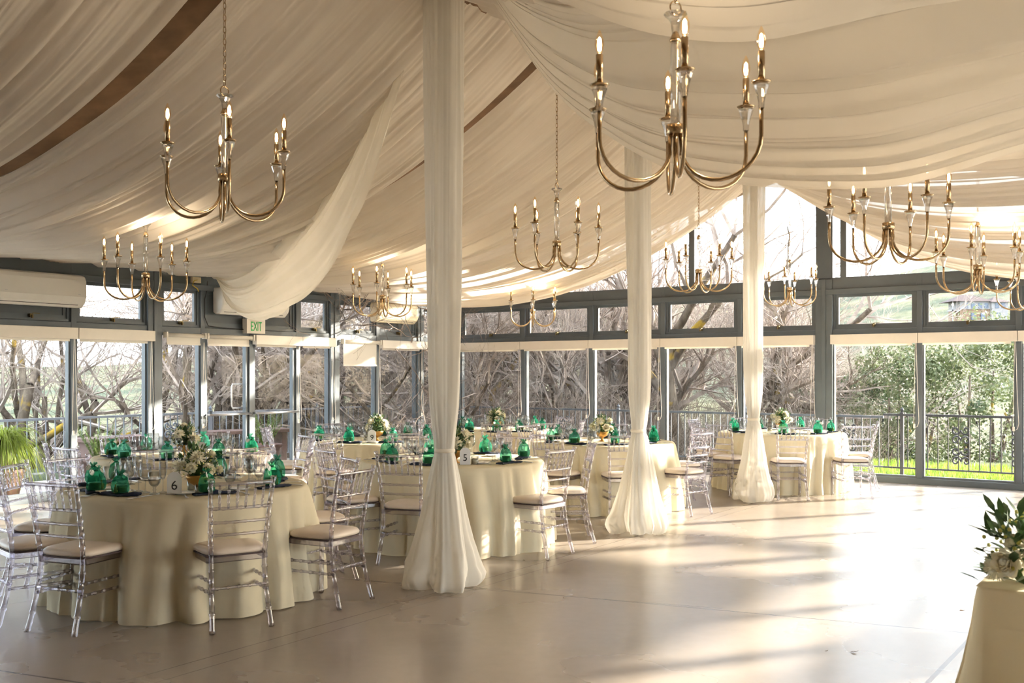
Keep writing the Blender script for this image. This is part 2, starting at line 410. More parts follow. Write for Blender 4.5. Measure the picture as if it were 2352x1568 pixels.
M['latch'] = mat('old brass', (0.16,0.12,0.05), 0.35, metal=0.8)
glazed('left', 't', TL, -1, LW, {9:.22, 13:.20, 15:.16, 16:.2}, (7, 10, 11, 14), (10, 11), 'left')
glazed('far', 's', SG, 1, GW, {0:.2, 5:.25, 11:.2}, (), (), 'far')
glazed('right', 't', TR, 1, RW, {0:.2, 4:.2, 8:.2}, (), (), 'right')
for i in (4, 5):  # unseen blinds added to keep direct sun off the open floor
    stru(MB().bst(RW[i]+.04, RW[i+1]-.04, TR-.05, TR-.044, .10, 2.10).build('trim_%d' % (60+i), M['blind']), 'added unseen cream blind %d blocking sun at the right glazed wall' % (i-3))
# gable glazing above the far beam
def gv(t): return roofz(t)
m = MB(); cuts = [-7.0,-4.6,-2.25,-0.12,2.9,4.9,7.0]
for i in range(len(cuts)-1):
    a, b = cuts[i]+.03, cuts[i+1]-.03
    ta, tb = gv(a), gv(b)
    pts = [W(SG+.07,a,ZB), W(SG+.07,b,ZB), W(SG+.07,b,tb)] + ([W(SG+.07,0,ZR)] if a < 0 < b else []) + [W(SG+.07,a,ta)]
    wn[0] += 1
    stru(MB().poly(pts).build('window_%d' % wn[0], M['pane']), 'sloping gable pane %d under the roof' % (i+1))
m = MB()
for c, wd in ((-4.6,.1),(-2.25,.1),(-.12,.25),(.16,.09),(2.9,.1),(4.9,.1)):
    m.bst(SG+.0, SG+.13, c-wd/2, c+wd/2, ZB-.02, gv(c)-.01)
tn[0] += 1
stru(m.build('trim_%d' % tn[0], M['frame'], bevel=.005), 'grey uprights of the gable glazing')
# ---------------------------------------------------------------- drapery
class N1:
    """smooth 1-D value noise"""
    def __init__(s, seed): r = random.Random(seed); s.t = [r.uniform(-1,1) for _ in range(512)]
    def __call__(s, x):
        i = math.floor(x); f = x-i; f = f*f*(3-2*f); a = s.t[i % 512]; b = s.t[(i+1) % 512]; return a+(b-a)*f
def pinch(v): return 1-2*abs(v)          # turns smooth noise into sharp pleats
def interp(tab, x):
    if x <= tab[0][0]: return tab[0][1]
    for i in range(len(tab)-1):
        x0, y0 = tab[i]; x1, y1 = tab[i+1]
        if x <= x1:
            # monotone-ish cubic through neighbours
            xm, ym = tab[max(i-1,0)]; xp, yp = tab[min(i+2,len(tab)-1)]
            m0 = (y1-ym)/(x1-xm) if x1 != xm else 0; m1 = (yp-y0)/(xp-x0) if xp != x0 else 0
            h = x1-x0; q = (x-x0)/h
            return (2*q**3-3*q*q+1)*y0+(q**3-2*q*q+q)*h*m0+(-2*q**3+3*q*q)*y1+(q**3-q*q)*h*m1
    return tab[-1][1]

def slope_drape(name, s0, s1, side, seed, label, zlow, zedge, tmin, power, gat=(.95,1.0,.95), nS=300, nT=50, sag=.10, z0=4.34, zl2=None, rough=.16):
    zl2 = zlow if zl2 is None else zl2; zlow_a = zlow
    """a voile panel slung from the ridge cable to the eave of one side"""
    na, nb, nc, nd, ne = N1(seed), N1(seed+1), N1(seed+2), N1(seed+3), N1(seed+4)
    L = 7.02; sc = (s0+s1)/2; hw = (s1-s0)/2; pts = []
    for i in range(nS+1):
        q = -1+2*i/nS; row = []; sl = sc+hw*q; zlow = zlow_a+(zl2-zlow_a)*(q+1)/2
        for j in range(nT+1):
            v = j/nT; t = L*v
            env = math.sin(PI*min(1, max(0, v)))
            g = gat[0]+(gat[1]-gat[0])*math.sin(PI*min(1,v*1.25)) if v < .4 else gat[1]+(gat[2]-gat[1])*((v-.4)/.6)**2
            drift = .10*nd(sl*1.3+v*1.3)*env+.10*ne(sl*.6+9)*v
            sp = sc+hw*q*g+drift
            x = max(0, (tmin-t)/tmin)
            z = zlow+(z0-zlow)*x**power
            if t > tmin: z = zlow+(zedge-zlow)*((t-tmin)/(L-tmin))**1.6
            z -= sag*(1-q*q)*env*.5
            z -= rough*(0.5+0.5*nc(sl*1.6))*env
            k = sl+.03*nb(v*2.2+sl)
            z += (.075*pinch(na(k*3.6)) + .044*pinch(nb(k*8.0+.6*v)) + .022*pinch(nc(k*17)) + .009*pinch(nd(k*34)))*(.35+.65*env)
            sp += .02*nb(k*7)*env
            row.append(W(sp, side*t, z))
        pts.append(row)
    o = MB().grid(pts).build(name, M['drape'], smooth=True)
    return tag(o, label, 'ceiling drape')
SD = [(-7.4,-4.4),(-4.35,-1.60),(-1.52,1.49),(1.51,4.3),(4.26,7.0)]
lb = ['ivory voile ceiling drape nearest the camera at the left edge','ivory voile ceiling drape at the upper left with brown roof showing beside it',
      'ivory voile ceiling drape behind the left front chandelier','ivory voile ceiling drape on the left slope between the first and second draped columns',
      'ivory voile ceiling drape on the left slope ending beside the gable window']
for i, (a, b) in enumerate(SD):
    slope_drape('ceiling_drape', a, b, -1, 11+i*7, lb[i], 2.95, 2.93 if i < 4 else 2.84, 5.7, 2.7 if i < 4 else 2.9, sag=.12 if i != 1 else .05, zl2=2.95 if i < 4 else 2.74)
slope_drape('ceiling_drape', -3.2, 1.40, 1, 65, 'ivory voile ceiling drape on the right slope above the widest swag', 3.42, 2.98, 4.0, 2.0, sag=.02, rough=.05)
lb = ['ivory voile ceiling drape on the right slope behind the big swag','ivory voile ceiling drape on the right slope ending beside the gable window']
for i, (a, b) in enumerate([(1.30,4.15),(4.05,7.0)]):
    slope_drape('ceiling_drape', a, b, 1, 71+i*7, lb[i], (3.02,2.88)[i], 2.93, 4.0, 2.9, sag=.03, zl2=(2.88,2.66)[i], rough=.07)

def swag(name, low, up, A, B, shift, seed, label, nv=90, nq=84, fold=.05, m=None, qmax=1.0, layers=1.0, zf=.35):
    """cloth hung between A and B (plan), lower hem low(q), upper edge up(q)"""
    na, nb, nc = N1(seed), N1(seed+1), N1(seed+2)
    ax = Vector((B[0]-A[0], B[1]-A[1], 0)); n = Vector((-ax.y, ax.x, 0)).normalized(); pts = []
    if n.y > 0: n = -n
    for i in range(nv+1):
        v = i/nv; row = []
        for j in range(nq+1):
            q = qmax*j/nq; e = math.sin(PI*min(1, max(0, q*.98+.01)))**.6
            zl, zu = interp(low, q), interp(up, q)
            z = zl+(zu-zl)*v**layers
            k = v+.035*nc(q*3+v*2)
            f = (pinch(na(k*7))*fold + pinch(nb(k*17+q))*fold*.42 + pinch(nc(k*34))*fold*.16)*e
            p = Vector((A[0], A[1], 0))+ax*q + Vector((shift[0], shift[1], 0))*(v*min(1, q/.25)**1.0)
            p.z = z+f*zf
            p += n*f
            row.append(p)
        pts.append(row)
    o = MB().grid(pts).build(name, m or M['swag'], smooth=True)
    return tag(o, label, 'fabric swag')
swag('fabric_swag', [(0,4.62),(.02,4.35),(.095,3.67),(.2,2.915),(.31,2.43),(.45,2.24),(.67,2.18),(.86,2.42),(1,2.93)],
     [(0,4.75),(.08,4.5),(.155,3.98),(.345,3.50),(.61,3.10),(.8,2.98),(1,2.95)], (-.60,7.30), (-4.18,14.15), (-.10,.02), 301,
     'deep ivory swag hanging left from the nearest draped column over the exit sign', fold=.085)
lowR = [(0,4.60),(.033,4.2),(.0916,3.458),(.142,3.08),(.188,2.84),(.235,2.72),(.27,2.667),(.295,2.641),(.347,2.627),(.415,2.766),(.5,2.92),(.65,3.05),(.85,3.15)]
upR = [(0,4.75),(.05,4.35),(.1,4.05),(.2,3.62),(.3,3.42),(.4,3.36),(.5,3.36),(.65,3.4),(.85,3.4)]
swag('fabric_swag', lowR, upR, (-.40,7.20), (7.35,3.0), (-1.0,-1.15), 411,
     'widest ivory swag sweeping right from the nearest draped column in front of the gable', fold=.10, qmax=.78, nv=110, zf=.8)
lowN = [(0,4.6),(.1,4.1),(.2,3.72),(.28,3.48),(.346,3.31),(.39,3.20),(.436,3.14),(.48,3.13),(.525,3.18),(.59,3.26),(.75,3.36),(.9,3.45)]
upN = [(0,4.7),(.1,4.4),(.2,4.15),(.3,3.95),(.4,3.8),(.5,3.72),(.6,3.68),(.75,3.6),(.9,3.55)]
swag('fabric_swag', lowN, upN, (-2.05,4.75), (4.6,4.35), (-1.0,-1.45), 517,
     'tan ivory swag across the top right corner above the nearest chandelier', fold=.08, qmax=.9, zf=.5)

# draped columns
def column_curtain(s, seed, label, spread=1.0):
    c = W(s, 0); t = thing('draped_column', label, 'column', (c.x, c.y, 0))
    MB().lathe([(0,0),(.045,0),(.045,4.3),(0,4.3)], 20).build('post', M['frame'], t, True)
    na, nb, nc = N1(seed), N1(seed+1), N1(seed+2); pts = []; nA = 150
    prof = [(0.0,.20),(.04,.225),(.10,.238),(.16,.225),(.38,.176),(.6,.140),(.79,.110),(.9,.090),(.97,.076),(1.0,.073),(1.03,.075),(1.15,.087),(1.3,.108),(1.6,.120),(2.0,.126),(2.8,.134),(4.34,.140)]
    zs = [0.012,.03,.06,.1,.15,.2,.27,.35,.43,.52,.62,.72,.80,.88,.94,.975,1.0,1.025,1.06,1.12,1.2,1.32,1.45,1.6,1.8,2.0,2.3,2.7,3.1,3.5,3.9,4.34]
    for z in zs:
        r0 = interp(prof, z); row = []
        for k in range(nA+1):
            a = 2*PI*(k % nA)/nA
            tw = a+.25*(1-min(z,1))*nc(z*1.3)
            ca, sa = math.cos(tw)*3, math.sin(tw)*3
            f = mnoise.noise(Vector((ca*.50+seed, sa*.50, z*.45)))*1.0+pinch(mnoise.noise(Vector((ca*.75, sa*.75+seed, z*.30)))*1.3)*.30+pinch(mnoise.noise(Vector((ca*1.9, sa*1.9+seed, z*.22))))*.07-.25
            low = max(0, (1-z)); amp = .30+.32*low
            if z > 1.0: amp = .26
            if abs(z-1.0) < .04: amp = .12
            r = r0*(1+amp*f)*spread
            if z < .35: r += .085*(1-z/.35)*mnoise.noise(Vector((ca*.7, sa*.7, seed+3+z*7)))
            x = r*math.cos(a); y = r*math.sin(a)*.9
            zz = z
            if z < .12: zz = max(.006, z+.035*mnoise.noise(Vector((ca*.8, seed, sa*.8))))
            row.append(Vector((x, y, zz)))
        pts.append(row)
    MB().grid(pts).build('curtain', M['column'], t, smooth=True)
    MB().lathe([(.071,.985),(.077,.992),(.077,1.008),(.071,1.015)], 24).build('tie', M['swag'], t, smooth=True)
column_curtain(0, 5, 'nearest tall column wrapped in ivory chiffon and tied at waist height')
column_curtain(3.0, 23, 'middle column wrapped in ivory chiffon behind the largest swag', .98)
column_curtain(6.0, 47, 'farthest column wrapped in ivory chiffon beside the rightmost round table', .98)

# ---------------------------------------------------------------- chandeliers
def make_chandelier(drop):
    root = thing('chandelier', '', 'chandelier')
    m = MB(); z = .735
    for i in range(int(drop/.034)):
        pts = []
        for k in range(10):
            a = 2*PI*k/10; x = .0085*math.cos(a); zz = .022*math.sin(a)
            pts.append(Vector((x, 0, z+.02+zz)) if i % 2 else Vector((0, x, z+.02+zz)))
        m.tube(pts, .0022, 5, closed=True); z += .034
    m.build('chain', M['gold'], root, True)
    m = MB(); m.tube([Vector((.027*math.cos(a*PI/8), 0, .715+.027*math.sin(a*PI/8))) for a in range(16)], .0035, 6, closed=True)
    m.build('ring', M['gold'], root, True)
    MB().lathe([(.012,.60),(.017,.64),(.020,.655),(.032,.675),(.047,.688),(.045,.694),(.012,.690),(.004,.69)], 12).build('crystal_cup', M['crystal'], root)
    MB().lathe([(.004,.575),(.022,.578),(.024,.588),(.018,.60),(.013,.612),(.006,.62)], 16).build('collar', M['gold'], root, True)
    MB().lathe([(.0,.24),(.021,.24),(.021,.578),(0,.578)], 16).build('stem', M['crystal'], root, True)
    MB().lathe([(.0,.205),(.034,.205),(.038,.209),(.038,.243),(.034,.247),(0,.247)], 20).build('hub', M['gold'], root, True)
    RD = .355
    for k in range(6):
        path = [Vector((.024,0,.21)), Vector((.03,0,.15))]
        for i in range(15):
            a = PI+(PI)*(i/14)
            path.append(Vector((.19+.165*math.cos(a)*(1.0), 0, .155+.148*math.sin(a))))
        path[2] = Vector((.028,0,.13))
        path += [Vector((RD,0,.20)), Vector((RD,0,.262))]
        arm = MB().tube(path, .0085, 8).build('arm', M['gold'], root, True)
        arm.rotation_euler = (0,0,2*PI*k/6)
        MB().lathe([(.008,.258),(.012,.262),(.013,.285),(.018,.31),(.030,.345),(.028,.350),(.008,.350)], 10, (RD,0,0)).build('crystal_cup', M['crystal'], arm)
        MB().lathe([(.0,.352),(.030,.354),(.038,.360),(.038,.362),(.028,.358),(0,.358)], 18, (RD,0,0)).build('drip_dish', M['gold'], arm, True)
        MB().lathe([(.0,.358),(.0135,.358),(.0135,.478),(.009,.482),(0,.482)], 14, (RD,0,0)).build('candle_sleeve', M['gold'], arm, True)
        MB().lathe([(.008,.480),(.014,.494),(.0185,.515),(.017,.535),(.010,.556),(.003,.572),(0,.575)], 14, (RD,0,0)).build('bulb', M['bulbglass'], arm, True)
        MB().lathe([(.0,.490),(.007,.495),(.009,.512),(.007,.538),(0,.548)], 8, (RD,0,0)).build('filament', M['bulb'], arm, True)
    return root
M['bulbglass'] = clear_mat('bulb glass', (1.0,0.90,0.74), 1.3, 0.0)
CH = [(-1.975,0,2.437,50,'large left chandelier with six lit candle bulbs'),(1.52,0,2.44,57,'chandelier hanging just right of the nearest draped column'),
      (4.40,0,2.446,57,'chandelier hanging between the middle and farthest draped columns'),(7.275,0,2.452,4,'smallest chandelier against bright gable glass right of farthest column'),
      (-.19,-3.3,2.217,10,'lower left chandelier in front of the transom windows'),(2.95,-3.3,2.217,27,'small chandelier left of the nearest draped column beside the far cream air conditioner'),
      (6.08,-3.3,2.22,30,'small faint chandelier below the drape right of the nearest column'),
      (-2.0,2.80,2.31,26,'largest chandelier at top centre right with crystal stem'),(.84,2.9,2.26,47,'chandelier half hidden by the widest swag on the right'),
      (3.8,2.9,2.26,57,'chandelier at right in front of the hillside house transom'),(7.0,2.9,2.28,40,'rightmost chandelier cut by the photo edge')]
protoL, protoS = make_chandelier(1.9), make_chandelier(.75)
uL, uS = [False], [False]
for (s, t_, z, rot, l) in CH:
    p = W(s, t_, z)
    ld = bpy.data.lights.new('candle_light', 'POINT'); ld.energy = 5.0; ld.color = (1.0,0.82,0.60); ld.shadow_soft_size = .03
    lo_ = bpy.data.objects.new('candle_light', ld); col.objects.link(lo_); lo_.location = p+Vector((.10,-.10,.56))
    place(protoL if abs(t_) < 1 else protoS, uL if abs(t_) < 1 else uS, p, R(rot), l, 'candle chandeliers')

# ---------------------------------------------------------------- blinds, air conditioners, exit sign
def stbox(mb, s0, s1, d0, d1, z0, z1, ax='t', v=TL, sgn=1):
    if ax == 't': mb.bst(s0, s1, v+sgn*d0, v+sgn*d1, z0, z1)
    else: mb.bst(v+sgn*d0, v+sgn*d1, s0, s1, z0, z1)
def blind(a, b, kind, label, ax='t', v=TL, sgn=1, cord=True, rod=0):
    mid = (a+b)/2; c = W(mid, v, 0) if ax == 't' else W(v, mid, 0)
    root = thing('roller_blind', label, 'blind', (0,0,0), 0, 'roller blinds')
    P = (lambda q, dd, z: W(q, v+sgn*dd, z) if ax == 't' else W(v+sgn*dd, q, z))
    if kind == 'box':
        m = MB(); stbox(m, a, b, .02, .115, 1.985, 2.125, ax, v, sgn); m.build('pelmet', M['blindbox'], root, bevel=.004)
        m = MB(); stbox(m, a+.05, b-.08, .05, .056, 1.955, 1.99, ax, v, sgn); m.build('fabric', M['blind'], root)
    else:
        m = MB(); m.tube([P(a+.03,.06,2.08), P(b-.03,.06,2.08)], .028, 12); m.build('roller', M['blind'], root, True)
        for q_ in (a+.01, b-.03): m = MB(); stbox(m, q_, q_+.02, .02, .10, 2.04, 2.12, ax, v, sgn); m.build('bracket', M['blindbox'], root)
        zl = 1.70 if kind == 'down' else 1.97
        m = MB(); stbox(m, a+.05, b-.07, .036, .040, zl, 2.10, ax, v, sgn); m.build('fabric', M['blind'], root)
        m = MB(); stbox(m, a+.05, b-.07, .028, .048, zl-.02, zl+.006, ax, v, sgn); m.build('bottom_bar', M['blindbox'], root)
    if cord:
        q = b-.035
        m = MB(); lo = .82
        m.tube([P(q,.07,1.99), P(q-.01,.07,1.5), P(q-.02,.07,lo+.05), P(q,.08,lo-.02), P(q+.035,.08,lo), P(q+.05,.075,lo+.07), P(q+.03,.07,1.3), P(q+.012,.07,1.99)], .0035, 5)
        m.build('bead_cord', M['blindbox'], root, True)
        m = MB(); stbox(m, q-.025, q+.0, .065, .085, lo-.03, lo+.03, ax, v, sgn); m.build('cord_weight', M['blindbox'], root, bevel=.004)
kinds = {6:'box',7:'box',8:'box',9:'roll',10:'roll',11:'box',12:'box',13:'down',14:'box',15:'box'}
words = {6:'beyond the left photo edge',7:'at the left photo edge under the nearest air conditioner',8:'left of the first thick grey upright',9:'right of the first thick grey upright',10:'above the left exit door',
         11:'above the right exit door, below the exit sign',12:'left of the second thick grey upright',13:'right of the second thick grey upright, pulled lowest',14:'below the far cream air conditioner',15:'half hidden by the nearest column'}
for i, k in kinds.items():
    a, b = LW[i], LW[i+1]
    if i == 8: b -= .06
    if i in (9, 13): a += .11
    if i == 12: b -= .06
    blind(a+.004, b-.004, k, ('cream boxed' if k == 'box' else 'cream open')+' roller blind '+words[i], cord=(i not in (10,)))
gwords = ['in the far left corner','second from the far left corner','behind the middle drape gap','left of the farthest draped column','just left of the thick grey upright',
          'right of the thick grey upright','second right of the thick grey upright','at the right photo edge']
for i in range(8):
    a, b = GW[i], GW[i+1]
    if i == 4: b -= .12
    if i == 5: a += .12
    blind(a+.004, b-.004, 'box', 'cream boxed roller blind, far wall, '+gwords[i], 's', SG, -1)

def ac(s0, s1, z0, z1, mt, label):
    root = thing('air_conditioner', label, 'air conditioner')
    # rounded body profile across t
    prof = [(.0,z0+.02),(.0,z1),(.14,z1),(.19,z1-.02),(.215,z1-.07),(.22,z0+.13),(.19,z0+.06),(.12,z0+.0),(.04,z0)]
    m = MB(); P = []
    for s in (s0, s0+.02, s1-.02, s1):
        k = .93 if s in (s0, s1) else 1
        P.append([W(s, TL+.012+a*k, (z0+z1)/2+(b-(z0+z1)/2)*(k if k < 1 else 1)) for a, b in prof])
    n = len(prof); V = [p for r in P for p in r]
    F = [(i*n+j, i*n+(j+1) % n, (i+1)*n+(j+1) % n, (i+1)*n+j) for i in range(3) for j in range(n)]+[tuple(range(n-1,-1,-1)), tuple(range(3*n,4*n))]
    m.add(V, F); m.build('body', mt, root, bevel=.008)
    m = MB(); m.bst(s0+.07, s1-.09, TL+.180, TL+.192, z0+.052, z0+.060); m.bst(s0+.07, s1-.09, TL+.160, TL+.172, z0+.028, z0+.036); m.build('louvre', M['dark'], root)
    m = MB(); m.bst(s0+.05, s1-.03, TL+.205, TL+.212, z1-.075, z1-.070); m.build('grille_line', M['dark'], root)
    m = MB(); m.bst(s0+.10, s0+.13, TL+.231, TL+.235, z0+.155, z0+.161); m.bst(s1-.12, s1-.09, TL+.231, TL+.235, z0+.155, z0+.161); m.build('badge', M['steel'], root)
ac(.30, 1.43, 2.37, 2.77, M['white'], 'long white wall air conditioner at the left photo edge')
ac(6.73, 7.75, 2.42, 2.76, M['cream'], 'cream wall air conditioner tinted with sunlight beside the nearest draped column')
ac(3.50, 4.75, 2.40, 2.78, M['white'], 'white wall air conditioner mostly hidden behind the left swag')
# exit sign
def text_mesh(body, size, mt, name, parent=None, depth=.002):
    cu = bpy.data.curves.new('t', 'FONT'); cu.body = body; cu.size = size; cu.extrude = depth; cu.align_x = 'CENTER'
    o = bpy.data.objects.new('t', cu); col.objects.link(o)
    bpy.context.view_layer.update()
    me = bpy.data.meshes.new_from_object(o.evaluated_get(bpy.context.evaluated_depsgraph_get()))
    bpy.data.objects.remove(o); me.materials.clear(); me.materials.append(mt)
    q = bpy.data.objects.new(name, me); col.objects.link(q)
    if parent: q.parent = parent
    return q
a, b = s_at(567, TL+.1), s_at(607, TL+.1)
ex = thing('exit_sign', 'cream exit sign with green letters below the left swag', 'sign')
MB().bst(a, b+.02, TL, TL+.10, 2.145, 2.36).build('housing', M['blindbox'], ex, bevel=.004)
tx = text_mesh('EXIT', .155, M['exitg'], 'lettering', ex, .002)
tx.matrix_world = Matrix.Translation(W((a+b)/2+.01, TL+.1025, 2.185)) @ Matrix.Rotation(ANG, 4, 'Z') @ Matrix.Rotation(R(90), 4, 'X') @ Matrix.Diagonal((.66,1.25,1,1))
# junction box with yellow lead on the beam and black cable on the wall
j = thing('junction_box', 'small cream junction box with a yellow lead on the left beam', 'electrical box')
sj = s_at(447, TL); MB().bst(sj-.07, sj+.07, TL, TL+.05, 2.82, 2.90).build('box', M['cream'], j)
M['yellow'] = mat('yellow cable', (0.6,0.42,0.03), 0.5); M['black'] = mat('black cable', (0.02,0.02,0.02), 0.5)
MB().tube([W(sj,TL+.06,2.86), W(sj-.07,TL+.08,2.84), W(sj-.09,TL+.07,2.78), W(sj+.0,TL+.06,2.74), W(sj+.03,TL+.05,2.70)], .006, 6).build('lead', M['yellow'], j, True)
sc2 = s_at(468, TL)
tag(MB().tube([W(sc2+.05,TL+.02,2.86), W(sc2+.04,TL+.02,2.75), W(sc2,TL+.02,2.6), W(sc2,TL+.02,2.35), W(sc2+.06,TL+.02,2.23), W(sc2+.25,TL+.02,2.215), W(a,TL+.02,2.20)], .007, 6).build('cable', M['black'], smooth=True),
    'black cable looping down the grey panel left of the exit sign', 'cable')
# ---------------------------------------------------------------- direction words used in labels
DIRS = [(0,'right'),(22.5,'right rear-of-middle'),(45,'rear right'),(67.5,'rear, right of middle'),(90,'rear'),(112.5,'rear, left of middle'),(135,'rear left'),(157.5,'left, rear of middle'),
        (180,'left'),(-157.5,'left, front of middle'),(-135,'front left'),(-112.5,'front, left of middle'),(-90,'front'),(-67.5,'front, right of middle'),(-45,'front right'),(-22.5,'right, front of middle')]
DW = {0:'right',22.5:'right rear',45:'rear right',67.5:'rear centre-right',90:'rear centre',112.5:'rear centre-left',135:'rear left',157.5:'left rear',180:'left',
      -157.5:'left front',-135:'front left',-112.5:'front centre-left',-90:'front centre',-67.5:'front centre-right',-45:'front right',-22.5:'right front'}
def dirnames(angs):
    """give every angle of a table its own direction word"""
    res = {}; used = set()
    for a in sorted(angs, key=lambda q: min(abs(((q-k+180) % 360)-180) for k in DW)):
        best = sorted(DW, key=lambda k: abs(((a-k+180) % 360)-180))
        for k in best:
            if k not in used: used.add(k); res[a] = DW[k]; break
    return res

# ---------------------------------------------------------------- linen
def linen_round(x, y, seed, label, Rt=.84, H=.76):
    na = N1(seed); pts = []; nA = 256
    prof = [(0,H),(Rt*.4,H),(Rt*.8,H+.0005),(Rt*.95,H),(Rt-.012,H-.001),(Rt,H-.010)]
    rng = random.Random(seed); nf = rng.randint(19,24); ph = []
    cnt = [rng.uniform(.6,1.4) for _ in range(nf)]; tot = sum(cnt); acc = 0; edges = []
    for c_ in cnt: edges.append(acc/tot); acc += c_
    amp = [rng.uniform(.45,1.15) for _ in range(nf)]; kick = [rng.choice([0,0,0,1]) for _ in range(nf)]; off = rng.random()
    def fold(a):
        q = (a/(2*PI)+off) % 1
        for i in range(nf):
            e0 = edges[i]; e1 = edges[i+1] if i+1 < nf else 1.0
            if e0 <= q < e1 or i == nf-1:
                u = (q-e0)/(e1-e0); return (math.sin(PI*u)**.85)*amp[i], kick[i]*math.sin(PI*u)
    zs = [H-.03,H-.07,H-.12,H-.18,H-.26,H-.35,H-.44,H-.53,H-.61,H-.67,H-.71,.025,.008]
    for r, z in prof:
        pts.append([Vector((r*math.cos(2*PI*k/nA), r*math.sin(2*PI*k/nA), z)) for k in range(nA+1)])
    for z in zs:
        d = (H-z)/H; row = []
        for k in range(nA+1):
            a = 2*PI*(k % nA)/nA; f, kk = fold(a+.05*math.sin(3*d+seed))
            r = Rt+.004+(.095*f-.015+.022*pinch(na(a*9+.4*d)))*min(1, d*1.6)**.8 + .045*d + kk*.07*max(0, d-.75)*4*.5
            r += .008*d*mnoise.noise(Vector((math.cos(a)*5, math.sin(a)*5, seed+z*2)))
            row.append(Vector((r*math.cos(a), r*math.sin(a), z)))
        pts.append(row)
    o = MB().grid(pts).build('tablecloth', M['linen'], smooth=True, loc=(x, y, 0))
    return tag(o, label, 'tablecloth')

# ---------------------------------------------------------------- chair
def ringrod(mb, p0, p1, r, rings, n=8, rr=1.35, w_=.006):
    """rod with bamboo style rings; rings = fractions along it"""
    p0, p1 = Vector(p0), Vector(p1); L = (p1-p0).length; P = [p0]; Rr = [r]
    for q in rings:
        for dq, k in ((-w_*1.5,1.0),(-w_,rr),(w_,rr),(w_*1.5,1.0)):
            P.append(p0.lerp(p1, q+dq/L)); Rr.append(r*k)
    P.append(p1); Rr.append(r); mb.tube(P, Rr, n)
def make_chair():
    root = thing('chiavari_chair', '', 'chair')
    A = M['acrylic']
    # cushion: rounded square
    m = MB(); n = 40; rows = []
    def sq(r, k):
        a = 2*PI*k/n; c, s_ = math.cos(a), math.sin(a); p = 4.5
        q = (abs(c)**p+abs(s_)**p)**(-1/p); x = .198*q*c*r; y = .192*q*s_*r
        x *= 1-.045*(-y/.19) if y < 0 else 1.0+.02*(y/.19)
        return x, y
    for r, z in ((.0,.452),(.95,.452),(1.0,.460),(1.01,.470),(.985,.482),(.93,.492),(.80,.498),(.5,.502),(0,.503)):
        rows.append([Vector((*sq(r, k), z)) for k in range(n+1)])
    m.grid(rows); m.build('cushion', M['cushion'], root, True)
    m = MB(); rows = [[Vector((*sq(r, k), z)) for k in range(n+1)] for r, z in ((0,.443),(1.0,.443),(1.005,.452),(0,.453))]
    m.grid(rows); m.build('cushion_board', M['piping'], root)
    m = MB()
    for s_ in (-1,1):
        m.box((s_*.178,0,.425),(.026,.34,.034)); 
    m.box((0,.178,.425),(.36,.026,.034)); m.box((0,-.175,.425),(.33,.026,.034))
    m.build('seat_frame', A, root, bevel=.004)
    for s_ in (-1,1):
        m = MB(); P0 = Vector((s_*.182,.182,.0)); P1 = Vector((s_*.180,.178,.445))
        ringrod(m, P0, P1, .0155, (.04,.30,.50,.68,.93), 10, 1.22); m.build('front_leg', A, root, True)
    # back posts: kicked back foot, straight middle, raked top
    def post_pt(z, s_):
        if z < .43: q = 1-z/.43; return Vector((s_*(.165+.018*q*q), -.178-.085*q**1.6, z))
        q = (z-.43)/.48; return Vector((s_*(.165+.028*q), -.178-.085*q**1.35, z))
    for s_ in (-1,1):
        m = MB(); P = []; Rr = []
        zs = [0,.02,.10,.20,.30,.38,.43,.50,.58,.66,.75,.84,.90,.915,.925]
        ring = (.11,.26,.36,.52,.60,.68,.76,.87)
        zz = sorted(set(zs+[round(q+d,4) for q in ring for d in (-.009,-.006,.006,.009)]))
        for z in zz:
            P.append(post_pt(z, s_)); k = 1.0
            if any(abs(z-q) < .0065 for q in ring): k = 1.25
            if z > .905: k = 1.3
            Rr.append((.0165-.003*z)*k)
        m.tube(P, Rr, 10); m.build('back_post', A, root, True)
    def rail(name, z, r, nr, par=root):
        a, b = post_pt(z, -1), post_pt(z, 1); m = MB()
        P = []; Rr = []; K = 24
        for i in range(K+1):
            q = i/K; p = a.lerp(b, q); p.y -= .012*math.sin(PI*q); P.append(p)
            Rr.append(r*(1.35 if nr and abs((q*nr) % 1-.5) < .08*nr/5 else 1))
        m.tube(P, Rr, 8); return m.build(name, A, par, True)
    rail('top_rail', .893, .0125, 0); rail('back_rail', .742, .0095, 7); rail('back_rail', .655, .0085, 6); rail('back_rail', .578, .0085, 6)
    for i in range(6):
        q = (i+1)/7; m = MB()
        a = post_pt(.742,-1).lerp(post_pt(.742,1), q); b = post_pt(.888,-1).lerp(post_pt(.888,1), q)
        a.y -= .012*math.sin(PI*q); b.y -= .012*math.sin(PI*q)
        ringrod(m, a, b, .0075, (.25,.5,.75), 7, 1.3, .004); m.build('spindle', A, root, True)
    for z in (.225,.295):
        for s_ in (-1,1):
            m = MB(); ringrod(m, (s_*.181,.18,z), post_pt(z, s_), .0095, (.1,.3,.5,.7,.9), 7, 1.35, .005); m.build('side_stretcher', A, root, True)
        m = MB(); ringrod(m, (-.181,.18,z+.01), (.181,.18,z+.01), .0075, (.1,.3,.5,.7,.9), 7, 1.35, .005); m.build('front_stretcher', A, root, True)
    m = MB(); ringrod(m, post_pt(.255,-1), post_pt(.255,1), .0085, (.1,.3,.5,.7,.9), 7, 1.35, .005); m.build('back_stretcher', A, root, True)
    return root

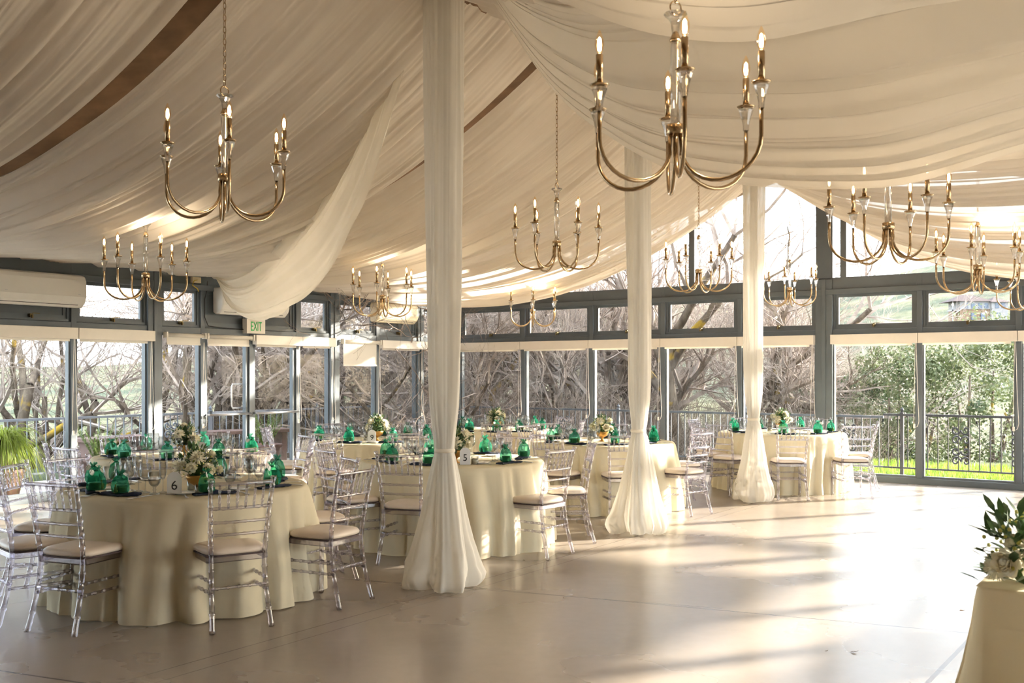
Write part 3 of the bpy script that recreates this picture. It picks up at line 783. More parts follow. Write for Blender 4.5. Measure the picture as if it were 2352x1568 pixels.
# ---------------------------------------------------------------- tableware prototypes
def make_bag(fill, hz):
    r = thing('favor_bag', '', 'gift bag')
    m = MB(); rows = []; n = 32
    prof = [(.0,.002),(.048,.003),(.058,.012),(.062,.035),(.060,.06),(.052,.085),(.038,.105),(.020,.12),(.010,.128),(.016,.137),(.027,.150)]
    nz = N1(int(hz*1000))
    for rr, z in prof:
        row = []
        for k in range(n+1):
            a = 2*PI*(k % n)/n; f = 1+.13*mnoise.noise(Vector((math.cos(a)*2.2, math.sin(a)*2.2, z*9+hz*50)))
            if z > .1: f += .22*math.sin(a*7+hz*9)
            row.append(Vector((rr*f*math.cos(a), rr*f*.85*math.sin(a), z*(1+.08*hz)+(.008*math.sin(a*5) if z > .14 else 0))))
        rows.append(row)
    m.grid(rows).build('pouch', M['organza'], r, True)
    MB().lathe([(.0,.006),(.036,.006),(.038,.010),(.038,.038),(.040,.040),(.040,.052),(.0,.053)], 20, (-.008,0,0)).build('tin', M['jar'], r, True)
    if fill:
        MB().lathe([(0,.006),(.014,.006),(.014,.040),(.006,.048),(.006,.062),(0,.062)], 12, (.040,.012,0)).build('vial', M['amber'], r, True)
    m = MB(); m.lathe([(.012,.122),(.014,.127),(.012,.132)], 12)
    for s_ in (-1,1):
        m.tube([Vector((0,-.012,.128)), Vector((s_*.015,-.026,.145)), Vector((s_*.035,-.026,.135)), Vector((s_*.045,-.03,.115))], .0013, 4)
        m.tube([Vector((0,-.012,.128)), Vector((s_*.02,-.02,.160)), Vector((s_*.032,-.02,.158)), Vector((s_*.012,-.014,.132))], .0013, 4)
    m.build('ribbon', M['ribbon'], r, True)
    m = MB(); m.lathe([(0,-.001),(.020,-.001),(.020,.001),(0,.001)], 18)
    tg = m.build('paper_tag', M['card'], r); tg.location = (-.032,-.022,.118); tg.rotation_euler = (R(75),0,R(25))
    return r
M['ribbon'] = mat('dark green ribbon', (0.0,0.07,0.035), 0.7)
def lathe_thing(name, cat, prof, mt, n=20):
    o = MB().lathe(prof, n).build(name, mt, smooth=True); tag(o, '', cat); return o
def make_glass(name, prof_bowl, prof_stem):
    r = thing(name, '', 'glass')
    MB().lathe(prof_bowl, 20).build('bowl', M['glass'], r, True)
    MB().lathe(prof_stem, 14).build('stem', M['glass'], r, True); return r
def make_napkin(kind):
    m = MB(); rows = []
    for i in range(25):
        q = i/24; row = []; x = -.135+.27*q; hw = (.026+.020*abs(2*q-1)**1.2) if kind == 0 else (.022+.030*math.sin(PI*q*.8)**2)
        h = .012+.012*math.exp(-((q-.5)/.16)**2) if kind == 0 else .015+.005*math.sin(q*9)
        for k in range(15):
            a = 2*PI*k/14
            y = hw*math.cos(a)+.012*math.sin(q*5+kind); z = h*.62*(1+math.sin(a))*(1 if math.sin(a) > 0 else .6)+.0025*math.sin(k*3+q*20)+.003
            row.append(Vector((x+.01*math.cos(a)*math.sin(k), y, max(.001, z))))
        rows.append(row)
    m.grid(rows); m.f.append(tuple(range(14))); m.f.append(tuple(range(24*15, 24*15+14)))
    o = m.build('napkin', M['navy'], smooth=True); tag(o, '', 'napkin'); return o
def make_plate():
    o = MB().lathe([(0,.003),(.045,.003),(.050,.006),(.076,.014),(.078,.013),(.052,.001),(0,.0)], 32).build('bread_plate', M['china'], smooth=True); tag(o, '', 'plate'); return o
def make_fork():
    r = thing('fork', '', 'fork')
    m = MB(); m.grid([[Vector((x, w_*s_, .004+z)) for s_ in (-1,-.4,.4,1)] for x, w_, z in ((-.09,.009,0),(-.06,.008,.001),(-.02,.003,.003),(.03,.003,.005),(.05,.011,.003),(.06,.013,.001))])
    m.build('handle', M['steel'], r, True, solid=.0016)
    m = MB()
    for i in range(4):
        y = -.0105+.007*i; m.box((.077,y,.006),(.036,.0028,.0016))
    m.build('tines', M['steel'], r); return r
def make_knife():
    r = thing('knife', '', 'knife')
    m = MB(); m.grid([[Vector((x, w_*s_, .004)) for s_ in (-1,0,1)] for x, w_ in ((-.11,.004),(-.10,.009),(-.06,.008),(-.01,.006))]); m.build('handle', M['steel'], r, True, solid=.004)
    m = MB(); m.grid([[Vector((x, a, .004)), Vector((x, b, .004))] for x, a, b in ((-.01,-.006,.006),(.03,-.006,.010),(.08,-.006,.010),(.105,-.004,.004))]); m.build('blade', M['steel'], r, solid=.0012); return r
def petal_ring(m, c, r, n, elev, ln, wd, rng, axis_tilt=(0,0)):
    for k in range(n):
        a = 2*PI*k/n+rng.uniform(-.2,.2); e = elev+rng.uniform(-.12,.12)
        d = Vector((math.cos(a)*math.cos(e), math.sin(a)*math.cos(e), math.sin(e))); sd_ = Vector((-math.sin(a), math.cos(a), 0)); up = d.cross(sd_)
        b = Vector(c)+d*r*.15
        m.add([b-sd_*wd*.3, b+sd_*wd*.3, b+d*ln*.6+sd_*wd*.55-up*wd*.15, b+d*ln+sd_*wd*.2-up*wd*.0, b+d*ln-sd_*wd*.2, b+d*ln*.6-sd_*wd*.55-up*wd*.15], [(0,1,2,5),(5,2,3,4)])
def bloom(kind, rad, rng):
    m = MB()
    if kind == 'mum':
        for i, e in enumerate((-.25,.05,.35,.65,.95,1.25)):
            petal_ring(m, (0,0,0), rad, 18-2*i, e, rad*(1.0-.05*i), rad*.20, rng)
        m.ell((0,0,0), (rad*.55,)*3, 8, 6)
    else:
        for i, e in enumerate((.0,.4,.8,1.15)):
            petal_ring(m, (0,0,0), rad, 7, e, rad*(1.0-.05*i), rad*.75, rng)
        m.ell((0,0,rad*.1), (rad*.5,rad*.5,rad*.55), 8, 6)
    return m
def leaf(m, p, d, ln, wd, rng):
    d = d.normalized(); s_ = d.cross(Vector((rng.uniform(-.3,.3), rng.uniform(-.3,.3), 1))).normalized(); u = s_.cross(d)
    m.add([p, p+d*ln*.35+s_*wd*.5+u*ln*.05, p+d*ln*.7+s_*wd*.42+u*ln*.03, p+d*ln, p+d*ln*.7-s_*wd*.42+u*ln*.03, p+d*ln*.35-s_*wd*.5+u*ln*.05], [(0,1,5),(1,2,4,5),(2,3,4)])
def arrangement(root, z0, rx, rz, seed, blooms, nleaf, big=1.0, c0=(0,0)):
    rng = random.Random(seed); L = MB(); E = MB()
    for i in range(nleaf):
        th = rng.uniform(0, 2*PI); ph = rng.uniform(-.25, 1.45); rr = rng.uniform(.35, 1.08)
        d = Vector((math.cos(th)*math.cos(ph), math.sin(th)*math.cos(ph), math.sin(ph)))
        p = Vector((c0[0], c0[1], z0))+Vector((d.x*rx*rr, d.y*rx*rr, d.z*rz*rr+.02))
        leaf(L if rng.random() < .72 else E, p, d+Vector((rng.uniform(-.6,.6), rng.uniform(-.6,.6), rng.uniform(-.3,.6))), rng.uniform(.035,.062)*big, rng.uniform(.014,.026)*big, rng)
    for i in range(7):
        th = rng.uniform(0, 2*PI); a = Vector((c0[0], c0[1], z0)); b = a+Vector((math.cos(th)*rx*1.25, math.sin(th)*rx*1.25, rz*rng.uniform(.2,1.1)))
        L.tube([a, a.lerp(b,.5)+Vector((0,0,.02)), b], .0016, 4)
        for k in range(6):
            q = .5+.1*k; leaf(L, a.lerp(b, q), Vector((rng.uniform(-1,1), rng.uniform(-1,1), rng.uniform(-.3,.7))), .036*big, .014*big, rng)
    L.ell((c0[0],c0[1],z0+rz*.25), (rx*.55,rx*.55,rz*.45), 8, 6)
    L.build('foliage', M['leaf'], root); E.build('silvery_foliage', M['leafg'], root)
    for (kind, x, y, z, rad, mt) in blooms:
        o = bloom(kind, rad, rng).build('bloom', M[mt], root)
        d = Vector((x, y, z*.8)).normalized(); o.rotation_euler = d.to_track_quat('Z','Y').to_euler(); o.location = (c0[0]+x, c0[1]+y, z0+z)
    B = MB()
    for i in range(60):
        th = rng.uniform(0, 2*PI); ph = rng.uniform(0, 1.4); d = Vector((math.cos(th)*math.cos(ph)*rx, math.sin(th)*math.cos(ph)*rx, math.sin(ph)*rz))*rng.uniform(.9,1.15)
        B.ell(Vector((c0[0],c0[1],z0))+d, (.0055*big,)*3, 5, 4)
    B.build('filler_buds', M['petaly'] if seed % 2 else M['petal'], root)
def centerpiece(x, y, seed, label, tall=1.0, rot=0):
    root = thing('centerpiece', label, 'flower arrangement', (x, y, .761), rot, 'compote flower centrepieces')
    MB().lathe([(0,0),(.042,0),(.044,.004),(.020,.014),(.012,.03),(.014,.042),(.035,.055),(.062,.072),(.074,.10),(.076,.118),(.070,.118),(.066,.09),(.0,.075)], 28).build('compote_bowl', M['compote'], root, True)
    rng = random.Random(seed)
    bl = []
    base = [('mum',-.085,-.05,.07,.058),('mum',.02,-.07,.135,.050),('rose',.10,-.06,.05,.042),('rose',-.03,.02,.17,.038),('rose',.07,.05,.13,.040),('mum',-.08,.07,.10,.05),('rose',.11,.05,.04,.036),('rose',0,-.11,.05,.036)]
    for k, xx, yy, zz, rr in base:
        bl.append((k, xx+rng.uniform(-.015,.015), yy+rng.uniform(-.015,.015), zz*tall+rng.uniform(-.01,.01), rr, 'petal'))
    arrangement(root, .115, .125, .17*tall, seed, bl, 230)
    return root
def make_votive():
    r = thing('votive_candle', '', 'candle')
    MB().lathe([(0,.001),(.030,.001),(.033,.004),(.034,.070),(.032,.070),(.030,.006),(0,.005)], 20).build('holder', M['glass'], r, True)
    MB().lathe([(0,.007),(.028,.007),(.028,.050),(.0,.048)], 18).build('wax', M['candle'], r, True); return r
def number_card(x, y, num, rot, label):
    r = thing('table_number', label, 'table number', (x, y, .761), rot)
    w_, h = .047, .15; pts = [(-w_,0),(w_,0)]+[(w_*math.cos(a), h-w_+w_*math.sin(a)) for a in [PI*i/16 for i in range(17)]]
    m = MB(); n = len(pts)
    for yy in (-.0015,.0015): m.v.extend([Vector((a, yy, b)) for a, b in pts])
    m.f = [tuple(range(n)), tuple(range(2*n-1, n-1, -1))]+[(i, i+n, (i+1) % n+n, (i+1) % n) for i in range(n)]
    m.build('card', M['card'], r)
    MB().box((0,0,-.0002),(.11,.05,.004)).build('foot', M['glass'], r)
    tx = text_mesh(num, .085 if len(num) == 1 else .075, M['ink'], 'numeral', r, .0006); tx.rotation_euler = (R(90),0,0); tx.location = (0,-.0028,.033)

# ---------------------------------------------------------------- the seven round tables
TB = [ # x, y, chair angles (deg) or (deg, radius, extra turn), words, number, extra settings
 ('front', -2.32, 7.10, [(-111,.965,0),(-57,.99,0),(-14,1.07,-14),(-138,1.02,0),(178,1.0,0),(153,.98,0),(85,.95,0),(28,.95,0)], 'the front left round table', '6'),
 ('five', -.55, 9.24, [(-107,1.0,0),(-39,.98,0),(3,1.04,0),(-145,1.02,0),(172,.97,0),(62,.95,0),(115,.95,0)], 'the round table numbered 5', '5'),
 ('plants', -3.22, 9.76, [(-152,.97,0),(-125,.97,0),(-82,.97,0),(-47,1.10,0),(5,.99,0),(33,1.0,0),(95,.96,0),(141,.97,0)], 'the round table nearest the exit doors', '11'),
 ('nine', -1.67, 12.0, [(-107,.97,0),(-66,.97,0),(-161,.98,0),(178,1.05,0),(60,.97,0),(85,.97,0),(125,.96,0)], 'the round table numbered 9', '9'),
 ('corner', -.22, 14.10, [(-89,.97,0),(-58,.99,0),(-13,.97,0),(35,.96,0),(90,.96,0),(-165,.96,0)], 'the round table in the far corner', None),
 ('middle', 1.06, 11.70, [(-124,.97,0),(-161,.97,0),(-83,.97,0),(-35,1.03,-12),(16,1.02,0),(75,.95,0),(135,.95,0)], 'the round table behind the middle column', None),
 ('right', 3.68, 13.60, [(-140,1.10,0),(-168,1.0,0),(152,.98,0),(-101,1.16,8),(-59,1.18,-32),(-14,.98,-8),(50,.97,0),(100,.96,0)], 'the rightmost round table', None)]
chair = make_chair(); uc = [False]
bagA, bagB = make_bag(True, .3), make_bag(False, .9); ub, ub2 = [False], [False]
wine = make_glass('wine_glass', [(.005,.088),(.018,.092),(.032,.108),(.039,.135),(.037,.165),(.031,.195),(.030,.195),(.036,.165),(.038,.135),(.031,.110),(.017,.095),(0,.092)], [(.0,.0),(.034,.001),(.030,.004),(.006,.010),(.0035,.03),(.0035,.08),(.008,.090)]); uw = [False]
gob = make_glass('water_goblet', [(.006,.050),(.022,.056),(.036,.075),(.041,.105),(.039,.150),(.038,.150),(.040,.105),(.034,.078),(.020,.060),(0,.056)], [(0,0),(.034,.001),(.032,.005),(.010,.012),(.008,.022),(.013,.030),(.008,.040),(.014,.052)]); ug = [False]
flu = make_glass('champagne_flute', [(.004,.085),(.012,.092),(.021,.115),(.025,.155),(.022,.205),(.021,.205),(.024,.155),(.019,.115),(.010,.095),(0,.092)], [(0,0),(.029,.001),(.027,.004),(.005,.010),(.003,.03),(.003,.078),(.005,.086)]); uf = [False]
napA, napB = make_napkin(0), make_napkin(1); un, un2 = [False], [False]
pla = make_plate(); up = [False]
frk = make_fork(); ufk = [False]; knf = make_knife(); ukn = [False]
vot = make_votive(); uv = [False]
rg = random.Random(77)
cloth_words = {'front':'ivory tablecloth to the floor on the front left round table','five':'ivory tablecloth of the round table behind the nearest draped column','plants':'ivory tablecloth of the round table nearest the exit doors',
 'nine':'ivory tablecloth of the round table numbered 9','corner':'sunlit ivory tablecloth of the round table in the far corner','middle':'ivory tablecloth of the round table behind the middle column','right':'bright ivory tablecloth of the rightmost round table'}
for ti, (key, tx_, ty_, chs, words, num) in enumerate(TB):
    linen_round(tx_, ty_, 100+ti*3, cloth_words[key])
    names = dirnames([c_[0] for c_ in chs])
    for a, r_, turn in chs:
        ar = R(a); x = tx_+r_*math.cos(ar); y = ty_+r_*math.sin(ar)
        place(chair, uc, (x, y, 0), ar+R(90)+R(turn), 'clear acrylic chair with ivory cushion, %s of %s' % (names[a], words), 'clear acrylic banquet chairs')
    # eight settings, aligned to the chairs
    angs = [((c_[0]+180) % 360)-180 for c_ in chs]
    srt = sorted(angs); gaps = sorted([(((srt[(i+1) % len(srt)]-srt[i]) % 360), srt[i]) for i in range(len(srt))], reverse=True)
    for g, a0 in gaps:
        if g > 70 and len(angs) < 9: angs.append((((a0+g/2)+180) % 360)-180)
    nm = dirnames(angs); rot0 = 0
    for a in angs:
        ar = R(a); n_ = nm[a]; u = Vector((math.cos(ar), math.sin(ar), 0)); v = Vector((-u.y, u.x, 0)); O = Vector((tx_, ty_, .7612)); j = rg.uniform
        loc = '%s place of %s' % (n_, words)
        k = rg.random() < .55
        place(napA if k else napB, un if k else un2, O+u*(.66+j(-.02,.02))+v*j(-.01,.01), ar+R(90)+j(-.35,.35), 'navy folded napkin, '+loc, 'navy napkins')
        kk = rg.random() < .6
        zb = .020
        place(bagA if kk else bagB, ub if kk else ub2, O+u*(.655+j(-.015,.015))+v*j(-.05,.05)+Vector((0,0,zb)), rg.uniform(0,6.28) if kk else ar-R(90)+j(-.5,.5), 'green organza favour bag, '+loc, 'green organza favour bags', .98+j(-.06,.06))
        place(gob, ug, O+u*(.50+j(-.02,.02))+v*(.15+j(-.02,.02)), 0, 'short stemmed water goblet, '+loc, 'water goblets')
        place(wine, uw, O+u*(.44+j(-.02,.02))+v*(.05+j(-.02,.02)), 0, 'wine glass, '+loc, 'wine glasses')
        place(flu, uf, O+u*(.39+j(-.02,.02))+v*(.15+j(-.02,.02)), 0, 'champagne flute, '+loc, 'champagne flutes')
        place(pla, up, O+u*(.50+j(-.02,.02))-v*(.14+j(-.02,.02)), 0, 'small white bread plate, '+loc, 'bread plates')
        place(frk, ufk, O+u*(.685)-v*(.19)+Vector((0,0,.001)), ar+R(180)+j(-.15,.15), 'steel fork, '+loc, 'steel forks')
        place(knf, ukn, O+u*(.69)+v*(.19)+Vector((0,0,.001)), ar+R(180)+j(-.15,.15), 'steel knife, '+loc, 'steel knives')
    fl = {'front':'white flowers in a gold compote on the front left round table','five':'white flowers half behind the nearest draped column','plants':'white roses in a gold compote on the table nearest the exit doors','nine':'white flowers behind the number 9 card',
          'corner':'white and yellow flowers on the far corner table','middle':'round white flower arrangement on the table behind the middle column','right':'white flowers on the rightmost round table'}[key]
    cx, cy = {'front':(.21,-.42),'five':(.05,-.36),'nine':(.07,-.2),'plants':(.09,-.24)}.get(key, (0,0))
    centerpiece(tx_+cx, ty_+cy, 31+ti*4, fl, 1.0 if key in ('front','five','plants') else .9, rot=(0 if key == 'front' else ti*1.1))
    for k in range(2):
        aa = R({'front':(-66,120),'five':(-38,-150)}.get(key, (-40,150))[k]); rr = .16 if key != 'five' or k else .22
        place(vot, uv, (tx_+cx+rr*math.cos(aa), ty_+cy+rr*math.sin(aa), .7612), 0, 'ivory votive candle %s of the flowers on %s' % (('front','rear')[k], words), 'votive candles')
if True:
    number_card(-2.225, 6.56, '6', R(8), 'arched white number card between glasses on the front left table')
    number_card(-.41, 8.71, '5', R(3), 'arched white card with the number 5 beside the nearest draped column')
    number_card(-2.94, 9.42, '11', R(14), 'arched white card with the number 11 near the exit doors')
    number_card(-1.61, 11.45, '9', R(0), 'arched white card with the number 9 in front of white flowers')

# ---------------------------------------------------------------- rectangular table at the right edge
def linen_rect(x0, x1, y0, y1, H=.76):
    m = MB(); seg = []
    cs = [(x0,y0),(x1,y0),(x1,y1),(x0,y1)]; cr = .035; nz = N1(9)
    per = []
    for i, (cx_, cy_) in enumerate(cs):
        a0 = PI+i*PI/2
        sx_ = 1 if i in (0,3) else -1; sy_ = 1 if i in (0,1) else -1
        for k in range(9):
            a = a0+PI/2*k/8; per.append((Vector((cx_+sx_*cr+cr*math.cos(a), cy_+sy_*cr+cr*math.sin(a), 0)), Vector((math.cos(a), math.sin(a), 0)), 1.0))
        nx_, ny_ = cs[(i+1) % 4]; e = [(cx_,cy_),(nx_,ny_)]; a = a0+PI/2
        L = math.hypot(nx_-cx_, ny_-cy_)
        for k in range(1, 40):
            q = cr/L+(1-2*cr/L)*k/40; per.append((Vector((cx_+(nx_-cx_)*q, cy_+(ny_-cy_)*q, 0)), Vector((math.cos(a), math.sin(a), 0)), .0))
    rows = []
    n = len(per)
    for j, (off, z) in enumerate([(-.3,H),(-.02,H),(-.006,H-.002),(0,H-.012),(.006,H-.05),(.012,H-.15),(.022,H-.3),(.035,H-.45),(.05,H-.6),(.06,.03),(.062,.006)]):
        row = []
        for k in range(n+1):
            p, d, cn = per[k % n]; dd = max(0, (H-z)/H)
            f = off+dd*(.045*abs(nz(k*.16))+.10*cn*math.sin(dd*1.5))
            q = p+d*f if j else p+d*-.02; q = Vector((q.x, q.y, z)); row.append(q)
        rows.append(row)
    m.grid(rows); m.add([Vector((x0,y0,H)), Vector((x1,y0,H)), Vector((x1,y1,H)), Vector((x0,y1,H))], [(0,1,2,3)])
    return tag(m.build('tablecloth', M['linen'], smooth=False), 'pale yellow tablecloth of the rectangular table at the right edge', 'tablecloth')
o = linen_rect(0, 1.8, 0, .50); 
for pl in o.data.polygons[:-1]: pl.use_smooth = True
pc = at(2240, 1346, 3.74); o.location = (pc.x, pc.y, 0); o.rotation_euler = (0,0,ANG-R(90))
ra = thing('floral_runner', 'loose white roses and eucalyptus on the right edge table', 'flower arrangement', (pc.x, pc.y, .761), R(-20))
arrangement(ra, .03, .17, .22, 91, [('rose',.0,-.16,.05,.05,'petal'),('mum',-.13,-.06,.035,.05,'petal'),('rose',-.05,.0,.10,.055,'petal'),('rose',.05,-.06,.17,.05,'petal'),('rose',.13,-.12,.07,.045,'petal'),('rose',.12,0,.2,.045,'petal'),('mum',.20,-.05,.13,.06,'petal'),('rose',.05,-.17,.03,.05,'petal'),('rose',-.10,-.13,.06,.055,'petal'),('mum',.0,-.12,.12,.06,'petal'),('rose',.10,-.17,.13,.055,'petal')], 80, 1.5, (.21,.14))
rngf = random.Random(5)
for dx, dy, dz, ln in ((.02,.06,.01,.08),(.08,.10,.02,.09),(.14,.04,.015,.08),(.06,.14,.04,.08),(.11,.15,.12,.06)):
    Lf = MB(); leaf(Lf, Vector((dx,dy,dz)), Vector((rngf.uniform(-1,.2), rngf.uniform(-.5,.2), .1)), ln, ln*.6, rngf); Lf.build('eucalyptus_leaf', M['leafg'], ra)
for (px, py, dx, dy) in ((2145,0,0,0),):
    pass
Ls = MB()
for i in range(9):
    a = R(60+i*22); b = Vector((.26,.18,.1)); e = b+Vector((math.cos(a)*.2, math.sin(a)*.1, .07+.02*i*(i < 5)))
    Ls.tube([b, b.lerp(e,.5)+Vector((0,0,.02)), e], .003, 4)
    for k in range(5): leaf(Ls, b.lerp(e, .5+.12*k), (e-b)+Vector((rngf.uniform(-.2,.2), rngf.uniform(-.2,.2), .05)), .10, .026, rngf)
Ls.build('pointed_leaves', M['leaf'], ra)
# dry leaves on the floor
M['dry'] = mat('dry leaf', (0.13,0.09,0.06), 0.8)
for (px, py, ln, l) in ((1962,1499,.045,'small curled dry leaf on the open floor'),(2210,1404,.04,'dark twig on the floor left of the right edge table'),(1898,1497,.018,'tiny dry crumb left of the curled leaf on the floor')):
    p = fp(px, py); m = MB(); leaf(m, Vector((-ln/2,0,.004)), Vector((1,.2,.05)), ln, ln*.5, rngf); m.tube([Vector((0,0,.004)), Vector((ln*.6,ln*.2,.009))], .0012, 4)
    tag(m.build('dry_leaf', M['dry'], loc=(p.x, p.y, 0.001)), l, 'leaf')
# ---------------------------------------------------------------- outside: patio, railings, plants
M['patio'] = mat('pale concrete paving', (0.50,0.46,0.41), 0.75, var=0.25, scale=1.2, bump=0.05)
PT, PS = -9.7, 10.75    # left railing line (t), far railing line (s)
stru(MB().poly([W(-12,PT-.25,-.07), W(-12,TL-.1,-.07), W(PS+.2,TL-.1,-.07), W(PS+.2,PT-.25,-.07)]).build('floor_patio', M['patio']), 'pale concrete patio left of the glazed wall')
stru(MB().poly([W(SG+.1,TL-.1,-.07), W(SG+.1,20,-.07), W(PS+.2,20,-.07), W(PS+.2,TL-.1,-.07)]).build('floor_path', M['patio']), 'pale concrete path beyond the far glazed wall')
stru(MB().poly([W(-12,TR+.1,-.08), W(-12,20,-.08), W(SG+.1,20,-.08), W(SG+.1,TR+.1,-.08)]).build('floor_terrace', M['patio']), 'pale concrete terrace right of the hall')
def railing(name, A, B, z0, z1, nb, label, mt, posts=(), scroll=()):
    root = thing(name, label, 'railing'); L = (B-A); ln = L.length; d = L.normalized(); nrm = Vector((-d.y, d.x, 0)); ax = (d, nrm, Vector((0,0,1)))
    MB().box((A+B)/2+Vector((0,0,z1)), (ln,.05,.035), ax).build('top_rail', mt, root)
    MB().box((A+B)/2+Vector((0,0,z0+.14)), (ln,.03,.025), ax).build('bottom_rail', mt, root)
    for k in range(nb):
        p = A+L*((k+.5)/nb); MB().box(p+Vector((0,0,(z0+.14+z1)/2)), (.014,.014,z1-z0-.14), ax).build('baluster', mt, root)
    for q in posts:
        p = A+L*q; m = MB().box(p+Vector((0,0,(z0+z1+.03)/2)), (.05,.05,z1-z0+.03), ax); m.lathe([(.035,z1+.03),(.035,z1+.04),(.014,z1+.05),(.03,z1+.075),(.026,z1+.095),(.008,z1+.11),(.012,z1+.12),(0,z1+.13)], 10, p)
        m.box(p+Vector((0,0,z0+.02)), (.10,.10,.03), ax); m.build('post', mt, root)
    for q in scroll:
        c = A+L*q; m = MB()
        for sx_ in (-1,1):
            for zc, sg in ((z0+.28,1),(z0+.44,-1),(z0+.60,1),(z0+.76,-1)):
                P = []
                for i in range(22):
                    a = i/21*2.1*PI; rr = .078*(1-i/26)
                    P.append(c+d*(sx_*.07-sx_*rr*math.cos(a)*.9)+Vector((0,0,zc+sg*(rr*math.sin(a)))))
                m.tube(P, .014, 5)
        m.build('scrollwork', mt, root, True)
M['ironL'] = mat('grey painted iron rail', (0.20,0.22,0.26), 0.4, metal=0.1)
M['ironD'] = mat('dark iron rail', (0.07,0.07,0.08), 0.4, metal=0.2)
railing('patio_railing', W(-2.6,PT,0), W(PS,PT,0), -.07, .875, 92, 'grey iron railing along the left side of the patio', M['ironL'], (.0,.235,.42,.61,.80), (.18,.55))
railing('patio_railing', W(PS,PT,0), W(PS,.3,0), -.07, .865, 74, 'dark iron railing across the far side of the patio', M['iron'], (.0,.27,.52,.77), (.40,))
def px_on(px, s): return t_at(px, s)
railing('patio_railing', W(PS-.0,.3,0), W(PS-.0,9.5,0), -.07, .905, 62, 'dark iron railing with scrollwork behind the right windows', M['ironD'], ((px_on(2072,PS)-.3)/9.2,.62), ((px_on(1950,PS)-.3)/9.2,(px_on(2207,PS)-.3)/9.2,(px_on(2345,PS)-.3)/9.2))
# string light bulbs hung below the right railing
M['clearbulb'] = clear_mat('unlit bulb glass', (0.9,0.9,0.88), 1.5)
for i, (px, w_) in enumerate(((2027,'left'),(2125,'middle'),(2243,'right'))):
    t_ = px_on(px, PS-.1); r = thing('string_light', 'clear string light bulb hanging under the right railing, %s of three' % w_, 'light bulb', W(PS-.06, t_, .84))
    MB().lathe([(0,0),(.016,0),(.018,-.05),(0,-.05)], 10).build('socket', M['black'], r)
    MB().lathe([(.014,-.05),(.027,-.085),(.028,-.105),(.016,-.13),(0,-.135)], 12).build('bulb', M['clearbulb'], r, True)

# plants on the patio
M['terracotta'] = mat('terracotta pot', (0.42,0.24,0.16), 0.8, var=0.2)
M['brownpot'] = mat('dark brown pot', (0.16,0.085,0.07), 0.6, var=0.2)
M['palm'] = leaf_mat('yellow green strap leaves', (0.16,0.22,0.02), (0.38,0.44,0.08), 0.5, 4)
M['fern'] = leaf_mat('foxtail fern', (0.08,0.14,0.02), (0.20,0.28,0.06), 0.3, 12)
def strap(m, p, a, up, out, w_, n=7, droop=1.0):
    rows = []; d = Vector((math.cos(a), math.sin(a), 0)); s_ = Vector((-math.sin(a), math.cos(a), 0))
    for i in range(n+1):
        q = i/n; c = p+d*(out*q**1.1)+Vector((0,0,up*math.sin(min(q*1.9,PI*.95))*1.0-droop*q*q)); ww = w_*(1-q)**.6+.001
        rows.append([c-s_*ww, c+Vector((0,0,-.004)), c+s_*ww])
    m.grid(rows)
p0 = at(8, 1085, 12.6); r = thing('ponytail_palm', 'bright yellow green ponytail palm in a terracotta pot, left photo edge', 'potted plant', (p0.x, p0.y, -.07))
MB().lathe([(0,0),(.16,0),(.24,.36),(.26,.38),(.26,.42),(.235,.42),(.22,.38),(0,.37)], 24).build('pot', M['terracotta'], r, True)
MB().lathe([(.10,.36),(.13,.42),(.10,.52),(.05,.62),(.04,.72)], 14).build('trunk', mat('ponytail trunk', (0.30,0.22,0.15), 0.9, bump=.5), r, True)
rg2 = random.Random(3); m = MB()
for i in range(520):
    a = rg2.uniform(0,6.28); k = rg2.random()
    strap(m, Vector((0,0,.66+.06*rg2.random())), a, rg2.uniform(.18,.48), rg2.uniform(.18,.62), rg2.uniform(.004,.008), 8, rg2.uniform(.35,.85))
m.build('leaves', M['palm'], r)
for (px, py, Y, h, l, g) in ((228,1110,13.2,.50,'foxtail fern in a dark brown pot left of the exit doors','a'),(612,1075,15.9,.55,'green foxtail fern outside the right exit door','b')):
    p0 = at(px, py, Y); r = thing('foxtail_fern', l, 'potted plant', (p0.x, p0.y, -.07))
    MB().lathe([(0,0),(.17,0),(.23,.44),(.25,.46),(.25,.50),(.22,.50),(.21,.46),(0,.45)], 20).build('pot', M['brownpot'], r, True)
    m = MB()
    for i in range(22):
        a = rg2.uniform(0,6.28); o_ = rg2.uniform(.03,.22); b = Vector((math.cos(a)*.05, math.sin(a)*.05, .45)); e = Vector((math.cos(a)*(o_+.08), math.sin(a)*(o_+.08), .45+h*rg2.uniform(.55,1.1)))
        for k in range(46):
            q = k/46; c = b.lerp(e, q)+Vector((math.cos(a)*.04*q*q,0,0)); rr = .034*math.sin(PI*min(1,q*.92+.06))**.6
            for _ in range(3):
                dd = Vector((rg2.uniform(-1,1), rg2.uniform(-1,1), rg2.uniform(.1,1.2))).normalized(); leaf(m, c, dd, rr*1.4, .006, rg2)
    m.build('fronds', M['fern'], r)
